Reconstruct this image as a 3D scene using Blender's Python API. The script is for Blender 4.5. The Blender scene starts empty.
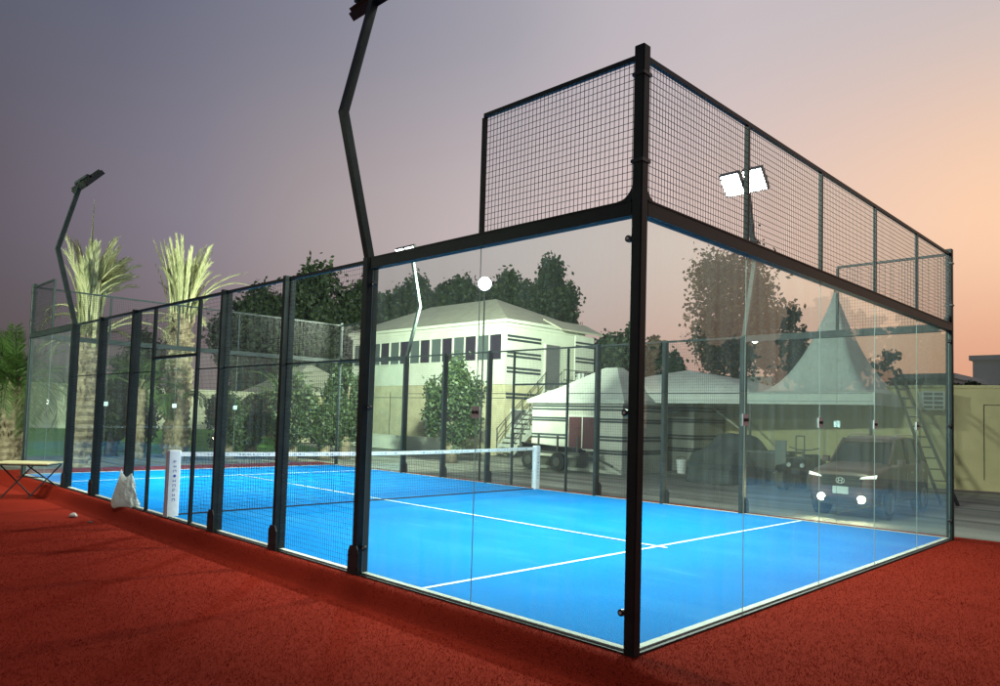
import bpy, math, random
import numpy as np
from mathutils import Vector, Matrix, noise as mnoise

random.seed(7)
rng = np.random.default_rng(7)
scn = bpy.context.scene
COL = scn.collection
W, L, P = 7.709, 15.418, 1.5418          # court width, length, spacing of the side posts
GZ = -0.20                               # driveway level; the court surface is z = 0

# ------------------------------------------------------------------ camera frame (used to survey the place)
CAM = Vector((-4.1404, -2.8191, 1.5130)); YAW, PIT, ROL, FPX, SHY = 0.7901274, 0.0532648, 0.0285408, 739.808, 33.7228
_fw = Vector((math.sin(YAW)*math.cos(PIT), math.cos(YAW)*math.cos(PIT), math.sin(PIT)))
_r = Vector((math.cos(YAW), -math.sin(YAW), 0)); _u = _r.cross(_fw)
R2 = _r*math.cos(ROL) + _u*math.sin(ROL); U2 = -_r*math.sin(ROL) + _u*math.cos(ROL)

# ------------------------------------------------------------------ mesh collector
class MB:
    def __init__(s): s.v = []; s.f = []; s.m = []
    def quad_strip(s, rings, close=True, caps=False, m=0):
        n = len(rings[0]); b = len(s.v)
        for r in rings: s.v += [tuple(p) for p in r]
        for i in range(len(rings)-1):
            for j in range(n if close else n-1):
                k = (j+1) % n
                s.f.append((b+i*n+j, b+i*n+k, b+(i+1)*n+k, b+(i+1)*n+j)); s.m.append(m)
        if caps:
            s.f.append(tuple(b+j for j in reversed(range(n)))); s.m.append(m)
            s.f.append(tuple(b+(len(rings)-1)*n+j for j in range(n))); s.m.append(m)
        return s
    def box(s, c, d, rz=0, m=0):
        cx, cy, cz = c; x, y, z = d[0]/2, d[1]/2, d[2]/2; b = len(s.v); ca, sa = math.cos(rz), math.sin(rz)
        for dz in (-z, z):
            for dx, dy in ((-x,-y),(x,-y),(x,y),(-x,y)):
                s.v.append((cx+dx*ca-dy*sa, cy+dx*sa+dy*ca, cz+dz))
        for q in ((3,2,1,0),(4,5,6,7),(0,1,5,4),(1,2,6,5),(2,3,7,6),(3,0,4,7)):
            s.f.append(tuple(b+i for i in q)); s.m.append(m)
        return s
    def rbox(s, c, d, r=0.006, m=0):
        """upright box with chamfered vertical edges and top rim"""
        cx, cy, cz = c; x, y, z = d[0]/2, d[1]/2, d[2]/2; r = min(r, x*.9, y*.9)
        def ring(zz, i): 
            a, b = x-i, y-i; k = r if i == 0 else max(r-i, .0005)
            return [(cx+p, cy+q, zz) for p, q in ((-a,-b+k),(-a+k,-b),(a-k,-b),(a,-b+k),(a,b-k),(a-k,b),(-a+k,b),(-a,b-k))]
        return s.quad_strip([ring(cz-z,0), ring(cz+z-r*.7,0), ring(cz+z,r*.7)], caps=True, m=m)
    def bar(s, p0, p1, w, h, m=0, up=(0,0,1)):
        """box beam from p0 to p1: w across, h along 'up'"""
        p0, p1 = Vector(p0), Vector(p1); t = (p1-p0).normalized(); a = t.cross(Vector(up))
        if a.length < 1e-5: a = t.cross(Vector((1,0,0)))
        a.normalize(); b = a.cross(t).normalized(); a *= w/2; b *= h/2
        R = [[p-a-b, p+a-b, p+a+b, p-a+b] for p in (p0, p1)]
        return s.quad_strip(R, caps=True, m=m)
    def tube(s, pts, rad, n=8, m=0, caps=True):
        pts = [Vector(p) for p in pts]; rings = []
        if not hasattr(rad, '__len__'): rad = [rad]*len(pts)
        pa = None
        for i, p in enumerate(pts):
            t = (pts[min(i+1, len(pts)-1)] - pts[max(i-1, 0)]).normalized()
            a = pa if pa is not None else (Vector((0,0,1)) if abs(t.z) < .9 else Vector((1,0,0)))
            a = (a - t*a.dot(t)).normalized(); pa = a; b = t.cross(a)
            rings.append([p + (a*math.cos(2*math.pi*k/n) + b*math.sin(2*math.pi*k/n))*rad[i] for k in range(n)])
        return s.quad_strip(rings, caps=caps, m=m)
    def disc(s, c, axis, r, th, n=16, m=0):
        axis = Vector(axis).normalized(); c = Vector(c)
        return s.tube([c-axis*th/2, c+axis*th/2], r, n, m)
    def poly(s, pts, m=0):
        b = len(s.v); s.v += [tuple(p) for p in pts]; s.f.append(tuple(range(b, b+len(pts)))); s.m.append(m); return s
    def prism(s, pts, off, m=0):
        off = Vector(off); pts = [Vector(p) for p in pts]
        return s.quad_strip([pts, [p+off for p in pts]], caps=True, m=m)
    def build(s, name, mat, parent=None, smooth=False, loc=None, bevel=0):
        me = bpy.data.meshes.new(name)
        o = bpy.data.objects.new(name, me); COL.objects.link(o)
        org = loc if loc is not None else (ROOT_LOC.get(parent.name) if parent is not None and parent.name in ROOT_LOC else None)
        vs = s.v
        if org is not None:
            ox, oy, oz = org; vs = [(x-ox, y-oy, z-oz) for x, y, z in vs]
        me.from_pydata(vs, [], s.f)
        mats = mat if isinstance(mat, (list, tuple)) else [mat]
        for q in mats: me.materials.append(q)
        if len(mats) > 1: me.polygons.foreach_set('material_index', s.m)
        if smooth: me.polygons.foreach_set('use_smooth', [True]*len(me.polygons))
        me.update()
        if parent is not None:
            o.parent = parent
            if parent.name in ROOT_LOC: ROOT_LOC[o.name] = org
        elif org is not None: o.location = org
        if bevel:
            bv = o.modifiers.new('b', 'BEVEL'); bv.width = bevel; bv.segments = 2; bv.limit_method = 'ANGLE'
        return o
ROOT_LOC = {}

def tag(o, label=None, cat=None, group=None, kind=None):
    if label: o['label'] = label
    if cat: o['category'] = cat
    if group: o['group'] = group
    if kind: o['kind'] = kind
    return o
def thing(name, loc, label, cat, group=None):
    o = bpy.data.objects.new(name, None); o.empty_display_size = .2; COL.objects.link(o); o.location = loc
    ROOT_LOC[o.name] = tuple(loc); return tag(o, label, cat, group)

# ------------------------------------------------------------------ materials
def nmat(name):
    m = bpy.data.materials.new(name); m.use_nodes = True; nt = m.node_tree; nt.nodes.clear()
    out = nt.nodes.new('ShaderNodeOutputMaterial'); return m, nt, out
def N(nt, t, **kw):
    n = nt.nodes.new(t)
    for k, v in kw.items(): setattr(n, k, v)
    return n
def mat(name, col, rough=.6, metal=0., col2=None, scale=8., detail=4., bump=0., bscale=None, spec=.5, stretch=None, lo=.35, hi=.65, trans=0., island=0., bdist=.01):
    m, nt, out = nmat(name); lk = nt.links.new
    b = N(nt, 'ShaderNodeBsdfPrincipled'); lk(b.outputs[0], out.inputs[0])
    b.inputs['Roughness'].default_value = rough; b.inputs['Metallic'].default_value = metal
    b.inputs['Specular IOR Level'].default_value = spec; b.inputs['Base Color'].default_value = (*col, 1)
    tc = N(nt, 'ShaderNodeTexCoord'); mp = N(nt, 'ShaderNodeMapping'); lk(tc.outputs['Object'], mp.inputs[0])
    if stretch: mp.inputs['Scale'].default_value = stretch
    if col2:
        if island:
            g = N(nt, 'ShaderNodeNewGeometry'); src = g.outputs['Random Per Island']
        else:
            nz = N(nt, 'ShaderNodeTexNoise'); nz.inputs['Scale'].default_value = scale; nz.inputs['Detail'].default_value = detail
            nz.inputs['Roughness'].default_value = .62; lk(mp.outputs[0], nz.inputs['Vector']); src = nz.outputs['Fac']
        r = N(nt, 'ShaderNodeValToRGB'); r.color_ramp.elements[0].position = 0 if island else lo; r.color_ramp.elements[1].position = 1 if island else hi
        r.color_ramp.elements[0].color = (*col, 1); r.color_ramp.elements[1].color = (*col2, 1)
        lk(src, r.inputs[0]); lk(r.outputs[0], b.inputs['Base Color'])
    if bump:
        nb = N(nt, 'ShaderNodeTexNoise'); nb.inputs['Scale'].default_value = bscale or scale*4; nb.inputs['Detail'].default_value = 5
        lk(mp.outputs[0], nb.inputs['Vector']); bp = N(nt, 'ShaderNodeBump'); bp.inputs['Strength'].default_value = bump
        bp.inputs['Distance'].default_value = bdist
        lk(nb.outputs['Fac'], bp.inputs['Height']); lk(bp.outputs[0], b.inputs['Normal'])
    if trans:
        t = N(nt, 'ShaderNodeBsdfTranslucent'); mx = N(nt, 'ShaderNodeMixShader'); mx.inputs[0].default_value = trans
        if col2: lk(r.outputs[0], t.inputs[0])
        else: t.inputs[0].default_value = (*col, 1)
        lk(b.outputs[0], mx.inputs[1]); lk(t.outputs[0], mx.inputs[2]); lk(mx.outputs[0], out.inputs[0])
    return m
def emat(name, col, strength):
    m, nt, out = nmat(name); e = N(nt, 'ShaderNodeEmission'); e.inputs[0].default_value = (*col, 1); e.inputs[1].default_value = strength
    nt.links.new(e.outputs[0], out.inputs[0]); return m
def glass_mat(name, tint=(.93,.975,.955), dust=.03, f0=.04, streak=(9,9,.6), cap=1.0):
    """clear pane: transparent + mirror by Schlick, with a thin film of dust"""
    m, nt, out = nmat(name); lk = nt.links.new
    g = N(nt, 'ShaderNodeNewGeometry'); dp = N(nt, 'ShaderNodeVectorMath', operation='DOT_PRODUCT')
    lk(g.outputs['Incoming'], dp.inputs[0]); lk(g.outputs['Normal'], dp.inputs[1])
    ab = N(nt, 'ShaderNodeMath', operation='ABSOLUTE'); lk(dp.outputs['Value'], ab.inputs[0])
    om = N(nt, 'ShaderNodeMath', operation='SUBTRACT'); om.inputs[0].default_value = 1; lk(ab.outputs[0], om.inputs[1])
    pw = N(nt, 'ShaderNodeMath', operation='POWER'); lk(om.outputs[0], pw.inputs[0]); pw.inputs[1].default_value = 5
    ma = N(nt, 'ShaderNodeMath', operation='MULTIPLY_ADD'); lk(pw.outputs[0], ma.inputs[0]); ma.inputs[1].default_value = (1-f0)*cap; ma.inputs[2].default_value = f0
    tr = N(nt, 'ShaderNodeBsdfTransparent'); tr.inputs[0].default_value = (*tint, 1)
    gl = N(nt, 'ShaderNodeBsdfGlossy'); gl.inputs['Roughness'].default_value = .0; gl.inputs[0].default_value = (.93,.98,.96,1)
    mx = N(nt, 'ShaderNodeMixShader'); lk(ma.outputs[0], mx.inputs[0]); lk(tr.outputs[0], mx.inputs[1]); lk(gl.outputs[0], mx.inputs[2])
    tc = N(nt, 'ShaderNodeTexCoord'); mp = N(nt, 'ShaderNodeMapping'); lk(tc.outputs['Object'], mp.inputs[0]); mp.inputs['Scale'].default_value = streak
    nz = N(nt, 'ShaderNodeTexNoise'); nz.inputs['Scale'].default_value = 1.; nz.inputs['Detail'].default_value = 6; nz.inputs['Roughness'].default_value = .65; lk(mp.outputs[0], nz.inputs['Vector'])
    rp = N(nt, 'ShaderNodeMapRange'); rp.inputs['From Min'].default_value = .35; rp.inputs['From Max'].default_value = .75
    rp.inputs['To Min'].default_value = dust*.35; rp.inputs['To Max'].default_value = dust*1.6; lk(nz.outputs['Fac'], rp.inputs['Value'])
    df = N(nt, 'ShaderNodeBsdfDiffuse'); df.inputs[0].default_value = (.8,.86,.82,1); tl = N(nt, 'ShaderNodeBsdfTranslucent'); tl.inputs[0].default_value = (.8,.86,.82,1)
    m2 = N(nt, 'ShaderNodeMixShader'); lk(df.outputs[0], m2.inputs[1]); lk(tl.outputs[0], m2.inputs[2])
    m3 = N(nt, 'ShaderNodeMixShader'); lk(rp.outputs['Result'], m3.inputs[0]); lk(mx.outputs[0], m3.inputs[1]); lk(m2.outputs[0], m3.inputs[2])
    lk(m3.outputs[0], out.inputs[0]); return m

M = {}
M['steel'] = mat('black_steel', (.010,.016,.015), .5, 0, (.020,.028,.026), 6, bump=.08, bscale=60, spec=.25)
M['wire'] = mat('black_wire', (.010,.010,.011), .5)
M['glass'] = glass_mat('court_glass', dust=.02, cap=.6)
M['edge'] = mat('glass_edge', (.30,.36,.33), .3, trans=.3)
M['bolt'] = mat('steel_plate', (.80,.82,.78), .4)
M['blk'] = mat('black_plastic', (.012,.012,.013), .45)
M['white'] = mat('white_vinyl', (.74,.76,.76), .5, 0, (.64,.67,.68), 14, bump=.06)
M['blueprint'] = mat('blue_print', (.03,.06,.32), .5)
M['greyprint'] = mat('grey_print', (.25,.28,.30), .5)
M['paint'] = mat('line_paint', (.62,.72,.74), .75, 0, (.50,.64,.70), 60)
M['concrete'] = mat('pale_concrete', (.50,.52,.46), .8, 0, (.38,.40,.36), 12, bump=.2)
M['basedark'] = mat('dark_base', (.012,.013,.013), .6)
M['led'] = emat('led_panel', (.90, 1, .95), 10)
M['tin'] = mat('lamp_housing', (.02,.022,.022), .35, .3)
M['bark'] = mat('bark', (.10,.075,.05), .9, 0, (.19,.15,.10), 6, bump=.6)
M['palmbark'] = mat('palm_bark', (.15,.115,.07), .9, 0, (.40,.33,.22), 7, bump=.8, stretch=(1,1,.6))
M['dryfrond'] = mat('pale_dry_frond', (.30,.33,.14), .6, 0, (.66,.64,.36), island=1, col2=None) if 0 else mat('pale_dry_frond', (.22,.25,.10), .6, 0, (.60,.59,.34), island=1, trans=.25)
M['greenfrond'] = mat('green_frond', (.035,.085,.015), .55, 0, (.12,.21,.05), island=1, trans=.25)
M['leafdark'] = mat('dark_leaves', (.014,.032,.014), .6, 0, (.055,.085,.035), island=1, trans=.2)
M['leafmid'] = mat('mid_leaves', (.016,.036,.012), .55, 0, (.055,.085,.028), island=1, trans=.25)
M['leafdusk'] = mat('dusk_leaves', (.06,.052,.03), .65, 0, (.17,.125,.075), island=1, trans=.25)  # brown of the dusk backlight is painted into the leaf colour
M['cream'] = mat('cream_render', (.60,.58,.44), .85, 0, (.50,.48,.36), 1.5, bump=.12, bscale=40)
M['white_wall'] = mat('white_render', (.74,.75,.66), .8, 0, (.66,.67,.58), 1.2, bump=.1, bscale=30)
M['tan'] = mat('tan_render', (.60,.54,.36), .9, 0, (.48,.43,.28), 2.5, 8, bump=.3, bscale=30)
M['yellow'] = mat('yellow_wall', (.68,.60,.32), .9, 0, (.54,.48,.25), .8, 8, bump=.2, bscale=25)
M['stain'] = mat('wall_stain', (.36,.31,.17), .9, 0, (.47,.40,.21), 2.2, 8)
M['hutroof'] = mat('hut_canvas', (.55,.57,.52), .75, 0, (.46,.48,.43), 1.6)
M['hutwall'] = mat('hut_render', (.52,.52,.45), .85, 0, (.42,.42,.36), 1.6, 8, bump=.15, bscale=30)
M['stripe'] = mat('dark_stripe', (.035,.045,.05), .7)
M['roof'] = mat('tent_roof', (.56,.53,.42), .75, 0, (.46,.44,.35), 2, bump=.15, bscale=14)
M['canvas'] = mat('white_canvas', (.84,.86,.78), .75, 0, (.74,.76,.68), 1.6, trans=.12, bump=.5, bscale=2.2, bdist=.06)
M['winlight'] = mat('grey_blind', (.10,.125,.125), .25, spec=.6)
M['windark'] = mat('dark_pane', (.035,.028,.045), .15, spec=.7)
M['reddoor'] = mat('dark_red_shutter', (.10,.028,.032), .5, 0, (.07,.02,.025), 10)
M['door'] = mat('grey_door', (.13,.13,.14), .5)
M['rail'] = mat('rail_metal', (.10,.10,.09), .5, .4)
M['chair'] = mat('white_plastic', (.75,.77,.75), .4)
M['driveway'] = None
M['tyre'] = mat('tyre_rubber', (.015,.015,.015), .8, bump=.3, bscale=40)
M['mudtyre'] = mat('dusty_tyre', (.16,.145,.11), .9, 0, (.07,.065,.05), 20, bump=.4)
M['rim'] = mat('alloy', (.45,.45,.45), .3, .8)
M['carpaint'] = mat('maroon_paint', (.15,.085,.072), .32, .2, (.125,.07,.06), 3, spec=.6)
M['carglass'] = mat('car_glass', (.012,.016,.017), .06, spec=.8)
M['chrome'] = mat('chrome', (.72,.72,.70), .18, 1)
M['plate'] = mat('number_plate', (.75,.75,.72), .5)
M['drl'] = emat('headlight_lit', (1,.97,.84), 2.5)
M['fog'] = emat('fog_lamp_lit', (1,.86,.55), 130)
M['tarp'] = mat('grey_tarp', (.045,.06,.058), .7, 0, (.075,.095,.09), 3, bump=.3, bscale=8)
M['beige'] = mat('beige_box', (.45,.42,.32), .7)
M['bag'] = mat('thin_white_bag', (.82,.86,.80), .3, 0, (.74,.79,.71), 9, bump=.9, bscale=30, trans=.25, bdist=.02)
M['tabletop'] = mat('tan_table_top', (.52,.44,.24), .45, 0, (.46,.38,.20), 5, stretch=(2,14,2))
M['stone'] = mat('pale_stone', (.50,.44,.40), .9, bump=.4)
M['wood'] = mat('grey_wood', (.055,.05,.042), .8, 0, (.09,.08,.065), 12, stretch=(6,6,1))
M['teal'] = mat('grey_green_render', (.72,.76,.68), .9, 0, (.64,.68,.60), .4)

# red artificial turf
def turf_mat(name, a, b, c):
    m, nt, out = nmat(name); lk = nt.links.new
    p = N(nt, 'ShaderNodeBsdfPrincipled'); p.inputs['Roughness'].default_value = .9; p.inputs['Specular IOR Level'].default_value = .03; lk(p.outputs[0], out.inputs[0])
    tc = N(nt, 'ShaderNodeTexCoord')
    n1 = N(nt, 'ShaderNodeTexNoise'); n1.inputs['Scale'].default_value = 130; n1.inputs['Detail'].default_value = 3; lk(tc.outputs['Object'], n1.inputs['Vector'])
    r1 = N(nt, 'ShaderNodeValToRGB'); r1.color_ramp.elements[0].position = .38; r1.color_ramp.elements[1].position = .66
    r1.color_ramp.elements[0].color = (*a, 1); r1.color_ramp.elements[1].color = (*b, 1); lk(n1.outputs['Fac'], r1.inputs[0])
    n2 = N(nt, 'ShaderNodeTexNoise'); n2.inputs['Scale'].default_value = 1.7; n2.inputs['Detail'].default_value = 6; lk(tc.outputs['Object'], n2.inputs['Vector'])
    r2 = N(nt, 'ShaderNodeMapRange'); r2.inputs['From Min'].default_value = .35; r2.inputs['From Max'].default_value = .7; r2.inputs['To Max'].default_value = .55; lk(n2.outputs['Fac'], r2.inputs['Value'])
    mx = N(nt, 'ShaderNodeMix', data_type='RGBA'); lk(r2.outputs[0], mx.inputs[0]); lk(r1.outputs[0], mx.inputs[6]); mx.inputs[7].default_value = (*c, 1)
    lk(mx.outputs[2], p.inputs['Base Color'])
    bp = N(nt, 'ShaderNodeBump'); bp.inputs['Strength'].default_value = .8; bp.inputs['Distance'].default_value = .012
    lk(n1.outputs['Fac'], bp.inputs['Height']); lk(bp.outputs[0], p.inputs['Normal']); return m
M['turf'] = turf_mat('red_turf', (.16,.012,.006), (.24,.020,.010), (.18,.014,.007))
M['fibre'] = mat('red_fibre', (.15,.011,.006), .9, 0, (.29,.027,.014), island=1, trans=.25, spec=.0)
def court_mat():
    m = turf_mat('blue_turf', (.002,.145,.43), (.003,.205,.55), (.002,.185,.51)); nt = m.node_tree; lk = nt.links.new
    p = next(n for n in nt.nodes if n.type == 'BSDF_PRINCIPLED'); src = p.inputs['Base Color'].links[0].from_socket; tc = N(nt,'ShaderNodeTexCoord')
    def layer(src, scl, stretch, lo, hi, amt, col, detail=5):
        mp = N(nt,'ShaderNodeMapping'); mp.inputs['Scale'].default_value = stretch; lk(tc.outputs['Object'], mp.inputs[0])
        nz = N(nt,'ShaderNodeTexNoise'); nz.inputs['Scale'].default_value = scl; nz.inputs['Detail'].default_value = detail; nz.inputs['Distortion'].default_value = .4; lk(mp.outputs[0], nz.inputs['Vector'])
        mr = N(nt,'ShaderNodeMapRange'); mr.inputs['From Min'].default_value = lo; mr.inputs['From Max'].default_value = hi; mr.inputs['To Max'].default_value = amt; lk(nz.outputs['Fac'], mr.inputs['Value'])
        mx = N(nt,'ShaderNodeMix',data_type='RGBA'); lk(mr.outputs[0], mx.inputs[0]); lk(src, mx.inputs[6]); mx.inputs[7].default_value = (*col,1); return mx.outputs[2]
    src = layer(src, .55, (1,1,1), .45, .75, .55, (.002,.125,.43))            # brushed pile
    src = layer(src, 1.3, (1,.35,1), .50, .80, .35, (.045,.28,.57))          # sand drifts
    src = layer(src, 5, (1,.25,1), .60, .85, .30, (.08,.31,.55))            # scuffs
    sp = N(nt,'ShaderNodeSeparateXYZ'); lk(tc.outputs['Object'], sp.inputs[0])
    md = N(nt,'ShaderNodeMath',operation='PINGPONG'); lk(sp.outputs[1], md.inputs[0]); md.inputs[1].default_value = 1.54
    lt = N(nt,'ShaderNodeMath',operation='LESS_THAN'); lk(md.outputs[0], lt.inputs[0]); lt.inputs[1].default_value = .006
    ml = N(nt,'ShaderNodeMath',operation='MULTIPLY'); lk(lt.outputs[0], ml.inputs[0]); ml.inputs[1].default_value = .25
    mx = N(nt,'ShaderNodeMix',data_type='RGBA'); lk(ml.outputs[0], mx.inputs[0]); lk(src, mx.inputs[6]); mx.inputs[7].default_value = (.002,.08,.30,1)
    lk(mx.outputs[2], p.inputs['Base Color']); return m
M['court'] = court_mat()
M['lawn'] = mat('lawn', (.07,.24,.02), .8, 0, (.13,.34,.05), 3, 8, bump=.5, bscale=80)

def road_mat():
    m, nt, out = nmat('driveway'); lk = nt.links.new
    p = N(nt, 'ShaderNodeBsdfPrincipled'); p.inputs['Roughness'].default_value = .8; lk(p.outputs[0], out.inputs[0])
    tc = N(nt, 'ShaderNodeTexCoord'); mp = N(nt, 'ShaderNodeMapping'); lk(tc.outputs['Object'], mp.inputs[0]); mp.inputs['Scale'].default_value = (1, .12, 1)
    n1 = N(nt, 'ShaderNodeTexNoise'); n1.inputs['Scale'].default_value = 1.6; n1.inputs['Detail'].default_value = 8; n1.inputs['Distortion'].default_value = .5; lk(mp.outputs[0], n1.inputs['Vector'])
    r = N(nt, 'ShaderNodeValToRGB'); e = r.color_ramp.elements; e[0].position = .36; e[1].position = .66; e[0].color = (.11,.112,.095,1); e[1].color = (.36,.355,.30,1); lk(n1.outputs['Fac'], r.inputs[0])
    n2 = N(nt, 'ShaderNodeTexNoise'); n2.inputs['Scale'].default_value = 40; n2.inputs['Detail'].default_value = 6; lk(tc.outputs['Object'], n2.inputs['Vector'])
    mx = N(nt, 'ShaderNodeMix', data_type='RGBA', blend_type='OVERLAY'); mx.inputs[0].default_value = .6; lk(r.outputs[0], mx.inputs[6]); lk(n2.outputs['Color'], mx.inputs[7]); lk(mx.outputs[2], p.inputs['Base Color'])
    bp = N(nt, 'ShaderNodeBump'); bp.inputs['Strength'].default_value = .35; bp.inputs['Distance'].default_value = .02; lk(n2.outputs['Fac'], bp.inputs['Height']); lk(bp.outputs[0], p.inputs['Normal']); return m
M['driveway'] = road_mat()

# ------------------------------------------------------------------ setting: ground sheets
MB().poly([(-90,-90,GZ),(140,-90,GZ),(140,140,GZ),(-90,140,GZ)]).build('ground', M['driveway'])['kind'] = 'structure'

def turf_h(x, y):
    """red turf: level with the court along its edge, then a soft bank down on the open side"""
    t = min(max((-.19 - x)/.15, 0), 1); t = t*t*(3-2*t)
    k = min(max((y+1.0)/.9, 0), 1); k = k*k*(3-2*k)              # the bank dies out past the near corner
    k2 = min(max((x+2.2)/1.8, 0), 1)
    low = -.168*t*(k if x > -.8 else max(k, min(1, (-x-.8)/1.2)))
    wob = .006*mnoise.noise((x*1.1, y*1.1, 0)) + .012*mnoise.noise((x*.5, y*.5, 3.))
    if x > -.12 and y > -.4: wob *= .2
    hump = .030*math.exp(-((x+.15)/.075)**2)*(1 if y > -.05 else math.exp(-((y+.05)/.12)**2))
    return max(-.024 + low + hump + wob, GZ+.014)
def axis(vals):
    out = []
    for a, b, st in vals:
        n = max(1, round((b-a)/st)); out += [a+(b-a)*i/n for i in range(n)]
    return out + [vals[-1][1]]
xs = axis([(-14,-5,.6),(-5,-.6,.12),(-.6,0.0,.03),(0.0,W,.4),(W,8.08,.1)]); ys = axis([(-9,-3,.5),(-3,8,.09),(8,L+1.6,.25)])
mb = MB()
idx = {}
for i, x in enumerate(xs):
    for j, y in enumerate(ys):
        idx[i,j] = len(mb.v); mb.v.append((x, y, turf_h(x, y)))
for i in range(len(xs)-1):
    for j in range(len(ys)-1):
        cx, cy = (xs[i]+xs[i+1])/2, (ys[j]+ys[j+1])/2
        if .3 < cx < W-.3 and .3 < cy < L-.3: continue
        mb.f.append((idx[i,j], idx[i+1,j], idx[i+1,j+1], idx[i,j+1])); mb.m.append(0)
tag(mb.build('red_turf', M['turf'], smooth=True), 'brick red artificial turf laid round the blue court', 'turf', kind='structure')
# turf pile standing up near the camera
nb = 420000
r = 1.6 + 11*rng.random(nb)**1.5; a = rng.uniform(math.radians(-8), math.radians(104), nb)
bx_ = CAM.x + r*np.sin(a); by_ = CAM.y + r*np.cos(a)
ok = (bx_ < 8.0) & ~((bx_ > -.055) & (by_ > -.05))
bx_, by_ = bx_[ok], by_[ok]; r = r[ok]
bz_ = np.array([turf_h(float(x), float(y)) for x, y in zip(bx_, by_)])
n = len(bx_); th = rng.uniform(0, 2*math.pi, n); hh = rng.uniform(.008, .016, n); ww = rng.uniform(.0012, .0024, n)*(1+r*.12)
lean = rng.uniform(-.014, .014, (n,2))
V = np.zeros((n,3,3), np.float32)
V[:,0] = np.stack([bx_-np.cos(th)*ww, by_-np.sin(th)*ww, bz_-.003], 1); V[:,1] = np.stack([bx_+np.cos(th)*ww, by_+np.sin(th)*ww, bz_-.003], 1)
V[:,2] = np.stack([bx_+lean[:,0], by_+lean[:,1], bz_+hh], 1)
me = bpy.data.meshes.new('turf_pile'); me.vertices.add(n*3); me.vertices.foreach_set('co', V.ravel())
me.loops.add(n*3); me.loops.foreach_set('vertex_index', np.arange(n*3, dtype=np.int32)); me.polygons.add(n)
me.polygons.foreach_set('loop_start', np.arange(0, n*3, 3, dtype=np.int32)); me.polygons.foreach_set('loop_total', np.full(n, 3, np.int32))
me.materials.append(M['fibre']); me.update(); me.validate()
o = bpy.data.objects.new('turf_pile', me); COL.objects.link(o)
tag(o, 'short red turf pile standing up around the court', 'turf', kind='stuff')

MB().box((W/2, L/2, -.1), (W-.02, L-.02, .2)).build('court_surface', M['court'])['kind'] = 'structure'
# pale kerb the panes stand on, with a dark steel angle outside it
mb = MB(); kw = .06
for (x0,y0,x1,y1) in ((0,0,W,kw),(0,L-kw,W,L),(0,kw,kw,L-kw),(W-kw,kw,W,L-kw)):
    mb.box(((x0+x1)/2,(y0+y1)/2,-.046),(x1-x0,y1-y0,.1))
mb.build('court_kerb', M['concrete'])['kind'] = 'structure'
mb = MB(); e = .035
for (x0,y0,x1,y1) in ((-e,-e,W+e,-.001),(-e,L+.001,W+e,L+e),(-e,0,-.001,L),(W+.001,0,W+e,L)):
    mb.box(((x0+x1)/2,(y0+y1)/2,-.064),(x1-x0,y1-y0,.112))
mb.build('base_angle', M['basedark'])['kind'] = 'structure'
# court markings
lw = .05; ya, yb = 2.09, 2*7.709-2.09
mb = MB()
mb.poly([(.06,ya+.09,.004),(W-.06,ya-.06,.004),(W-.06,ya-.06+lw,.004),(.06,ya+.09+lw,.004)])
mb.poly([(.06,yb,.004),(W-.06,yb,.004),(W-.06,yb+lw,.004),(.06,yb+lw,.004)])
mb.build('service_line', M['paint'])['kind'] = 'structure'
xc = 3.62
mb = MB(); mb.poly([(xc-.02,ya-.1,.008),(xc+.03,ya-.1,.008),(3.83,yb+.14,.008),(3.78,yb+.14,.008)])
mb.build('centre_line', M['paint'])['kind'] = 'structure'

# ------------------------------------------------------------------ court fencing
TOP, BB, MT = 3.0, 2.892, 4.013
class Frame:
    """local frame along a wall: u runs along the wall, n points out of the court"""
    def __init__(s, o, u, n): s.o, s.u, s.n = Vector(o), Vector(u), Vector(n)
    def p(s, a, z, d=0): q = s.o + s.u*a + s.n*d; return (q.x, q.y, z)
def fbox(mb, F, a0, a1, z0, z1, d0, d1, m=0):
    c = [(a0,d0),(a1,d0),(a1,d1),(a0,d1)]
    pts = [F.p(a, z0, d) for a, d in c]
    if (F.u.x*F.n.y-F.u.y*F.n.x) < 0: pts.reverse()
    mb.prism(pts, (0,0,z1-z0), m)
def wires(F, a0, a1, z0, z1, d=0, r=.0022, ca=.0385, cz=.05):
    mb = MB(); na = max(1, round((a1-a0)/ca)); nz = max(1, round((z1-z0)/cz))
    for i in range(na+1):
        a = a0+(a1-a0)*i/na
        mb.quad_strip([[F.p(a-r,z,d-r),F.p(a+r,z,d-r),F.p(a+r,z,d+r),F.p(a-r,z,d+r)] for z in (z0,z1)])
    for i in range(nz+1):
        z = z0+(z1-z0)*i/nz
        mb.quad_strip([[F.p(a,z-r,d-r+.003),F.p(a,z-r,d+r+.003),F.p(a,z+r,d+r+.003),F.p(a,z+r,d-r+.003)] for a in (a0,a1)])
    return mb
def pane(F, a0, a1, z0, z1, parent, th=.006):
    mb = MB(); g = .002
    c = [(a0+g,-th/2),(a1-g,-th/2),(a1-g,th/2),(a0+g,th/2)]
    lo = [F.p(a,z0,d) for a,d in c]; hi = [F.p(a,z1,d) for a,d in c]
    for i in range(4):
        k = (i+1) % 4; mb.poly([lo[i],lo[k],hi[k],hi[i]], 0 if i in (0,2) else 1)
    mb.poly(lo[::-1], 1); mb.poly(hi, 1)
    return mb.build('glass_panel', [M['glass'], M['edge']], parent)
def clip(F, a, z, parent):
    pl = MB(); fbox(pl, F, a-.048, a+.048, z-.048, z+.048, .005, .012)
    o = pl.build('clip', M['bolt'], parent); b = MB()
    for s_ in (-1,1): b = MB(); q = Vector(F.p(a+s_*.02, z, .018)); b.disc(q, F.n, .013, .012, 10); b.build('bolt', M['blk'], o)
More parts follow.
